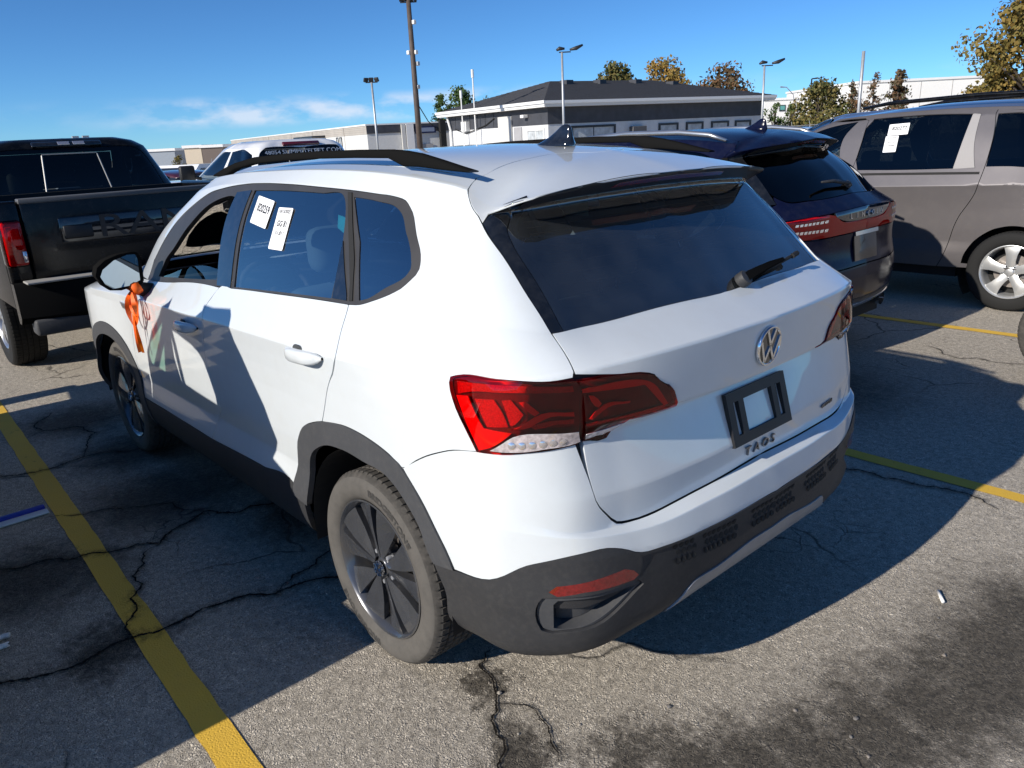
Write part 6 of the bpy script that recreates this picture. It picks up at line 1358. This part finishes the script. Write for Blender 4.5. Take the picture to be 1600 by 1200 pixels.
def twin_head(o, h, sc=1.):
    a = MB(); a.tube([Vector((0, 0, h))-side*.15*sc, Vector((0, 0, h))+side*.45*sc], .03*sc, 6); a.build('bracket', LAMPB, o)
    for c, d in ((-side*.12*sc, -side*.25), (side*.45*sc, side)):
        f = MB(); p = Vector((0, 0, h+.10*sc))+c
        q = [p+d*-.05*sc, p+d*.28*sc+Vector((0, 0, .06*sc)), p+d*.62*sc+Vector((0, 0, .20*sc))] if d is side else [p-side*.16*sc+Vector((0, 0, .0)), p+Vector((0, 0, .08*sc)), p+side*.26*sc+Vector((0, 0, .06*sc))]
        f.tube(q, [.05*sc, .10*sc, .05*sc], 8); f.build('lamp_head', LAMPB, o, smooth=True)
o, h = pole('lamp_post', 'twin-headed lamp post before the office roof hip', 'lamp post', (27.75, -28.25, -.6), 5.6, .075, .055, STEEL); twin_head(o, h)
o, h = pole('lamp_post', 'twin-headed lamp post at the far corner of the office', 'lamp post', (25.5, -43.7, -.5), 5.05, .085, .06, STEEL); twin_head(o, h, 1.15)
o, h = pole('street_lamp', 'wooden street lamp with curved arm behind the hedge', 'lamp post', (38.8, -71.6, -.9), 3.6, .14, .10, pm('weathered_wood', (.30, .24, .18), .8, vary=.2)); f = MB(); f.tube([Vector((0, 0, h-.3)), Vector((0, 0, h+.6))-side*.2, Vector((0, 0, h+1.3))-side*.9, Vector((0, 0, h+1.35))-side*1.5], [.05, .045, .04, .07], 6); f.build('lamp_arm', STEEL, o)
o, h = pole('street_lamp', 'dark street lamp rising behind the autumn shrub', 'lamp post', (43.5, -83.4, -1.0), 6.1, .10, .08, LAMPB); f = MB(); f.tube([Vector((0, 0, h)), Vector((0, 0, h+.05))+side*.7], [.06, .09], 6); f.build('lamp_head', LAMPB, o)
o, h = pole('steel_post', 'plain thick steel post in front of the spruces', 'post', (17.6, -39.9, -.3), 4.95, .085, .085, STEEL)
o, h = pole('floodlight_pole', 'distant floodlight pole peeking over the black pickup roof', 'lamp post', (67.6, -14.8, -1.8), 3.0, .1, .08, STEEL)
for k in (-.4, .4):
    f = MB(); M = Matrix.Translation(Vector((0, 0, h+.1))+side*k); f.rbox(-.1, .1, -.25, .25, -.12, .15, .03, 1, M); f.build('floodlight', STEEL, o)
# ---------------------------------------------------------------- trees
def leaf_mat(name, c1, c2):
    m = bpy.data.materials.new(name); m.use_nodes = True; n, l = m.node_tree.nodes, m.node_tree.links; p = n['Principled BSDF']; p.inputs['Roughness'].default_value = .7
    g = n.new('ShaderNodeNewGeometry'); t = n.new('ShaderNodeTexNoise'); t.inputs['Scale'].default_value = .9; t.inputs['Detail'].default_value = 3; l.new(g.outputs['Position'], t.inputs[0])
    a = n.new('ShaderNodeMath'); a.operation = 'MULTIPLY_ADD'; a.inputs[1].default_value = .8; l.new(g.outputs['Random Per Island'], a.inputs[0]); l.new(t.outputs[0], a.inputs[2])
    r = n.new('ShaderNodeMapRange'); r.inputs[1].default_value = .45; r.inputs[2].default_value = 1.3; l.new(a.outputs[0], r.inputs[0])
    x = n.new('ShaderNodeMixRGB'); x.inputs[1].default_value = (*c1, 1); x.inputs[2].default_value = (*c2, 1); l.new(r.outputs[0], x.inputs[0]); l.new(x.outputs[0], p.inputs['Base Color'])
    tr = n.new('ShaderNodeBsdfTranslucent'); l.new(x.outputs[0], tr.inputs[0]); ms = n.new('ShaderNodeMixShader'); ms.inputs[0].default_value = .25; l.new(p.outputs[0], ms.inputs[1]); l.new(tr.outputs[0], ms.inputs[2]); l.new(ms.outputs[0], n['Material Output'].inputs[0])
    return m
BARK = pm('bark', (.09, .07, .055), .9, vary=.3, vscale=5)
LG = leaf_mat('leaves_gold', (.14, .13, .03), (.30, .20, .05)); LO = leaf_mat('leaves_olive', (.06, .085, .02), (.22, .17, .05)); LB = leaf_mat('leaves_bronze', (.08, .07, .03), (.20, .10, .045)); LD = leaf_mat('leaves_green', (.03, .075, .015), (.11, .16, .04)); LS = leaf_mat('needles_brown', (.05, .07, .03), (.20, .10, .05)); LY = leaf_mat('leaves_yellow', (.20, .15, .03), (.40, .24, .06))
def broadleaf(label, base, top, rx, mat, leaf=.22, n=1600, seed=1, low=.35, group=None, name='broadleaf_tree'):
    r = np.random.default_rng(seed); o = empty(name, base); tag(o, label, 'tree', group); h = top-base[2]
    t = MB(); t.tube([(0, 0, 0), (.05, .02, h*.4), (.0, .05, h*.8)], [h*.035, h*.025, h*.008], 8)
    cl = []
    for k in range(44):
        a = r.uniform(0, 6.28); zz = r.uniform(low, .93); q = math.sin(math.pi*min(1, (zz-low+.12)/(1.06-low)))**.6*rx*r.uniform(.25, .95); c = np.array([q*math.cos(a), q*math.sin(a), zz*h]); cl.append((c, r.uniform(.18, .36)*rx))
        t.tube([(0, 0, h*zz*.55), tuple(c*[.5, .5, .8]), tuple(c)], [h*.012, h*.008, .01], 5)
    t.build('trunk', BARK, o, smooth=True)
    V = []; F = []
    n = int(n*2.0)
    for i in range(n):
        c, s = cl[r.integers(len(cl))]; d = r.normal(size=3); d /= np.linalg.norm(d); p = c+d*s*r.uniform(.4, 1.15)
        a = r.normal(size=3); a /= np.linalg.norm(a); b = np.cross(a, d); b /= np.linalg.norm(b)+1e-6; L = leaf*r.uniform(.6, 1.4)
        k = len(V); V += [p-a*L*.5, p+b*L*.35, p+a*L*.5, p-b*L*.35]; F.append((k, k+1, k+2, k+3))
    mesh_obj('crown', V, F, mat, o); return o
def spruce(label, base, top, rx, mat, seed=1, n=1300, sparse=1., group=None):
    r = np.random.default_rng(seed); o = empty('spruce_tree', base); tag(o, label, 'tree', group); h = top-base[2]
    t = MB(); t.tube([(0, 0, 0), (.03, 0, h*.5), (0, .02, h)], [h*.022, h*.014, .01], 7); V = []; F = []
    for k in range(46):
        zz = .14+.84*(k/46)+r.uniform(-.01, .01); L = rx*(1-zz)**.8*r.uniform(.55, 1.15)*1.25+.08; a = r.uniform(0, 6.28); d = np.array([math.cos(a), math.sin(a), -.10+.25*zz]); p0 = np.array([0, 0, zz*h])
        t.tube([tuple(p0), tuple(p0+d*L)], [.03, .008], 4)
        for j in range(int(n/46*sparse)):
            s = r.uniform(.15, 1); p = p0+d*L*s+r.normal(size=3)*.07*rx; q = r.normal(size=3); q[2] -= .5; q /= np.linalg.norm(q); b = np.cross(q, d); b /= np.linalg.norm(b)+1e-6; w = .28*(1.1-s*.4)*rx*.5; i = len(V)
            V += [p-q*w*.6, p+b*w*.35, p+q*w*.6, p-b*w*.35]; F.append((i, i+1, i+2, i+3))
    t.build('trunk', BARK, o); mesh_obj('crown', V, F, mat, o); return o
broadleaf('golden leafy tree behind the office roof beside the twin lamp post', (51.3, -59.4, -2), 8.3, 2.5, LO, .32, 1500, 1, .35)
broadleaf('broad yellow tree behind the middle of the office roof', (46.1, -60.3, -2), 8.1, 3.2, LY, .32, 2000, 2, .35)
broadleaf('bronze leafy tree behind the far end of the office roof', (41, -62.6, -2), 7.2, 3.3, LB, .32, 1900, 3, .3)
spruce('dark green ragged conifer at the near end of the office', (70.6, -52.4, -2), 6.6, 2.2, LD, 4, 1600); broadleaf('sparse green tree between the office and the tall mast', (69.3, -54.3, -2), 7.2, 2.6, LD, .30, 1400, 5, .3); broadleaf('pale sparse tree just above the office eave by the masts', (67.0, -56.3, -2), 6.0, 1.8, LO, .26, 500, 6, .4)
broadleaf('round olive and rust shrub beyond the minivan roof', (29.4, -58.6, -.8), 4.6, 2.6, LO, .24, 2600, 7, .12); broadleaf('smaller rust shrub beside the round olive shrub', (27.2, -60.6, -.8), 3.2, 1.5, LB, .2, 1000, 17, .12)
for k, (x, y, t) in enumerate(((35.4, -59.6, 3.4), (34.5, -60.7, 3.5), (33.6, -61.8, 3.2), (36.4, -58.6, 3.1))): broadleaf('bright green hedge bush by the office corner', (x, y, -.9), t, 1.0, LD, .18, 700, 20+k, .08, 'green hedge bushes by the office corner', 'hedge_bush')
spruce('thin brownish spruce behind the steel post', (28.0, -64.6, -.8), 5.2, 1.5, LS, 8, 900, .7); spruce('full rust-tipped spruce in front of the warehouse', (26.6, -65.9, -.7), 5.2, 2.1, LS, 9, 1700); spruce('short dark spruce at the warehouse corner', (31.0, -67.2, -.8), 4.7, 1.5, LS, 10, 1300)
broadleaf('large golden tree at the edge of the lot beside the warehouse', (11.2, -44.8, -.1), 7.4, 3.0, LG, .22, 4500, 11, .3); broadleaf('low golden shrub under the large golden tree', (13.0, -43.0, -.1), 3.0, 1.3, LG, .18, 900, 12, .2); broadleaf('little yellow bush before the white warehouse wall', (21.5, -59.5, -.6), 2.55, .9, LY, .16, 350, 13, .3)
broadleaf('small dark shrub beside the distant tan block', (99.6, -33.0, -3.9), 1.5, 1.3, LO, .22, 500, 14, .2)
# ---------------------------------------------------------------- chain-link fence
def fence(label, a, b, n, h, z0, z1):
    o = empty('chain_link_fence', (a[0], a[1], z0)); tag(o, label, 'fence'); a, b = Vector((*a, z0)), Vector((*b, z1)); P = [a.lerp(b, i/n)-a for i in range(n+1)]
    for p in P: m = MB(); m.tube([p, p+Vector((0, 0, h))], .035, 6); m.tube([p+Vector((0, 0, h)), p+Vector((.15, -.15, h+.3))], .02, 5); m.build('post', STEEL, o)
    m = MB(); m.tube([P[0]+Vector((0, 0, h)), P[-1]+Vector((0, 0, h))], .025, 6); m.build('top_rail', STEEL, o)
    w = MB(); d = (P[-1]-P[0]); L = d.length; d.normalize(); k = int(L/.35); up = Vector((0, 0, 1))
    for i in range(k):
        for s in (1, -1):
            p = P[0]+d*(i*.35) if s > 0 else P[0]+d*(min(L, i*.35+h)); q = P[0]+d*min(L, i*.35+h)+up*h if s > 0 else P[0]+d*(i*.35)+up*h; dv = d*.006
            w.add([p-dv, p+dv, q+dv, q-dv], [(0, 1, 2, 3)])
    wo = w.build('wire_mesh', STEEL, o); wo['kind'] = 'stuff'
fence('chain-link fence on slim posts in front of the green hedge', (31.5, -50.5), (24.5, -58.5), 8, 2.0, -.7, -.5)
fence('chain-link fence beyond the distant white pickups', (58, -9), (50, -22), 8, 2.2, -1.5, -1.3)
# ---------------------------------------------------------------- far cars
FG = pm('far_glass', (.02, .026, .032), .08, coat=1.)
def far_car(label, loc, rz, col, sc=(1, 1, 1), group=None, bed=False):
    o = empty('distant_car' if not bed else 'distant_pickup', loc, R(rz)); tag(o, label, 'car' if not bed else 'pickup', group); m = pm('far_paint_%d_%d_%d' % tuple(int(c*99) for c in col), col, .3, coat=1.)
    C = np.array(taos_rows())*np.array(sc)
    if not bed:
        S = Loft(C, sub=3)
        for name, r0, r1, mat in (('body', 0, 31, m), ('windows', 30, 37, FG), ('roof', 36, 46, m)):
            G = S.F[r0:r1]; a, b = G.shape[:2]; V = np.r_[G.reshape(-1, 3), G.reshape(-1, 3)*[1, -1, 1]]; F = []
            for j in range(a-1):
                for i in range(b-1): q = (j*b+i, j*b+i+1, (j+1)*b+i+1, (j+1)*b+i); F += [q, tuple(a*b+k for k in q[::-1])]
            mesh_obj(name, V, F, mat, o, smooth=True)
        for xx in (.55, 1.2, -.12):
            p = MB()
            for s in (1, -1): p.tube([(xx*sc[0], s*.845*sc[1], 1.15*sc[2]), ((xx*.9)*sc[0], s*.685*sc[1], 1.54*sc[2])], .03, 4)
            p.build('pillar', m, o)
    else:
        b = MB(); b.rbox(-1.1, 4.2, -.95, .95, .5, 1.12, .10, 3); b.build('body', m, o, smooth=True)
        c = MB(); c.prism([(.75, 1.08), (.9, 1.72), (2.0, 1.74), (2.75, 1.1)], -.82, .82, Matrix.Rotation(math.pi/2, 4, 'X')); c.build('cab', m, o)
        for s in (1, -1):
            for x0, x1, t0, t1 in ((.98, 1.55, 1.02, 1.55), (1.68, 2.45, 1.68, 1.95)):
                w = MB(); y = s*.826; w.add([(x0, y, 1.2), (x1, y, 1.2), (t1, y, 1.62), (t0, y, 1.62)], [(0, 1, 2, 3) if s < 0 else (3, 2, 1, 0)]); w.build('side_window', FG, o)
        w = MB(); w.add([(.765, -.7, 1.2), (.765, .7, 1.2), (.868, .68, 1.64), (.868, -.68, 1.64)], [(3, 2, 1, 0)]); w.build('rear_window', FG, o)
        w = MB(); w.add([(2.64, -.7, 1.2), (2.64, .7, 1.2), (2.11, .68, 1.66), (2.11, -.68, 1.66)], [(0, 1, 2, 3)]); w.build('windscreen', FG, o)
    for x in (0, 2.68):
        for s in (1, -1):
            w = MB(); M = Matrix.Translation((x*sc[0], s*.79*sc[1], .34)) @ Matrix.Rotation(-s*math.pi/2, 4, 'X'); w.lathe([(.20, .10), (.30, .11), (.34, .06), (.34, -.10), (.2, -.1)], 20, M); t = w.build('wheel', TREAD, o, smooth=True)
            w = MB(); w.lathe([(.0001, .09), (.2, .095)], 16, M); w.build('wheel_cover', ALU, t)
    return o
WF = (.78, .79, .80)
far_car('white pickup parked side-on beyond the black pickup', (24.6, -8.6, ground_z(24)), 118, WF, bed=True); far_car('second white pickup behind the side-on white pickup', (27.5, -6.6, ground_z(27)), 118, WF, bed=True)
far_car('dark maroon car parked between the black pickup and white pickups', (17.5, -4.9, ground_z(18)), 20, (.06, .012, .02), (1, 1, .93)); 
far_car('silver car beyond the navy SUV roof', (16.8, -20.5, ground_z(16)), 5, (.55, .57, .60), (1, 1, 1.0)); far_car('white car parked before the office windows', (20.5, -22.0, ground_z(20)), 5, WF, (1, 1, 1.04)); far_car('pale blue car parked near the fence by the hedge', (14.2, -28.6, ground_z(14)), 5, (.40, .48, .58), (1.1, 1, .98))
far_car('white hatchback by the fence behind the pale blue car', (20.5, -34.5, ground_z(20)), 5, WF, (1, 1, 1.05)); far_car('white car near the tall mast behind the fleet pickup', (24.5, -13.0, ground_z(24)), 5, WF)
# ---------------------------------------------------------------- a loose wheel standing in the aisle
lw = empty('loose_wheel', (-.835, -3.78, 0)); tag(lw, 'black tyre on a dark rim standing in the aisle behind the navy SUV', 'wheel')
_w = make_wheel('wheel', lw, (0, 0, .32), 1, rt=.32, rr=.21, w=.20, rim='spoke', rim_mat=BLACK2, tyre_mat=TREAD)
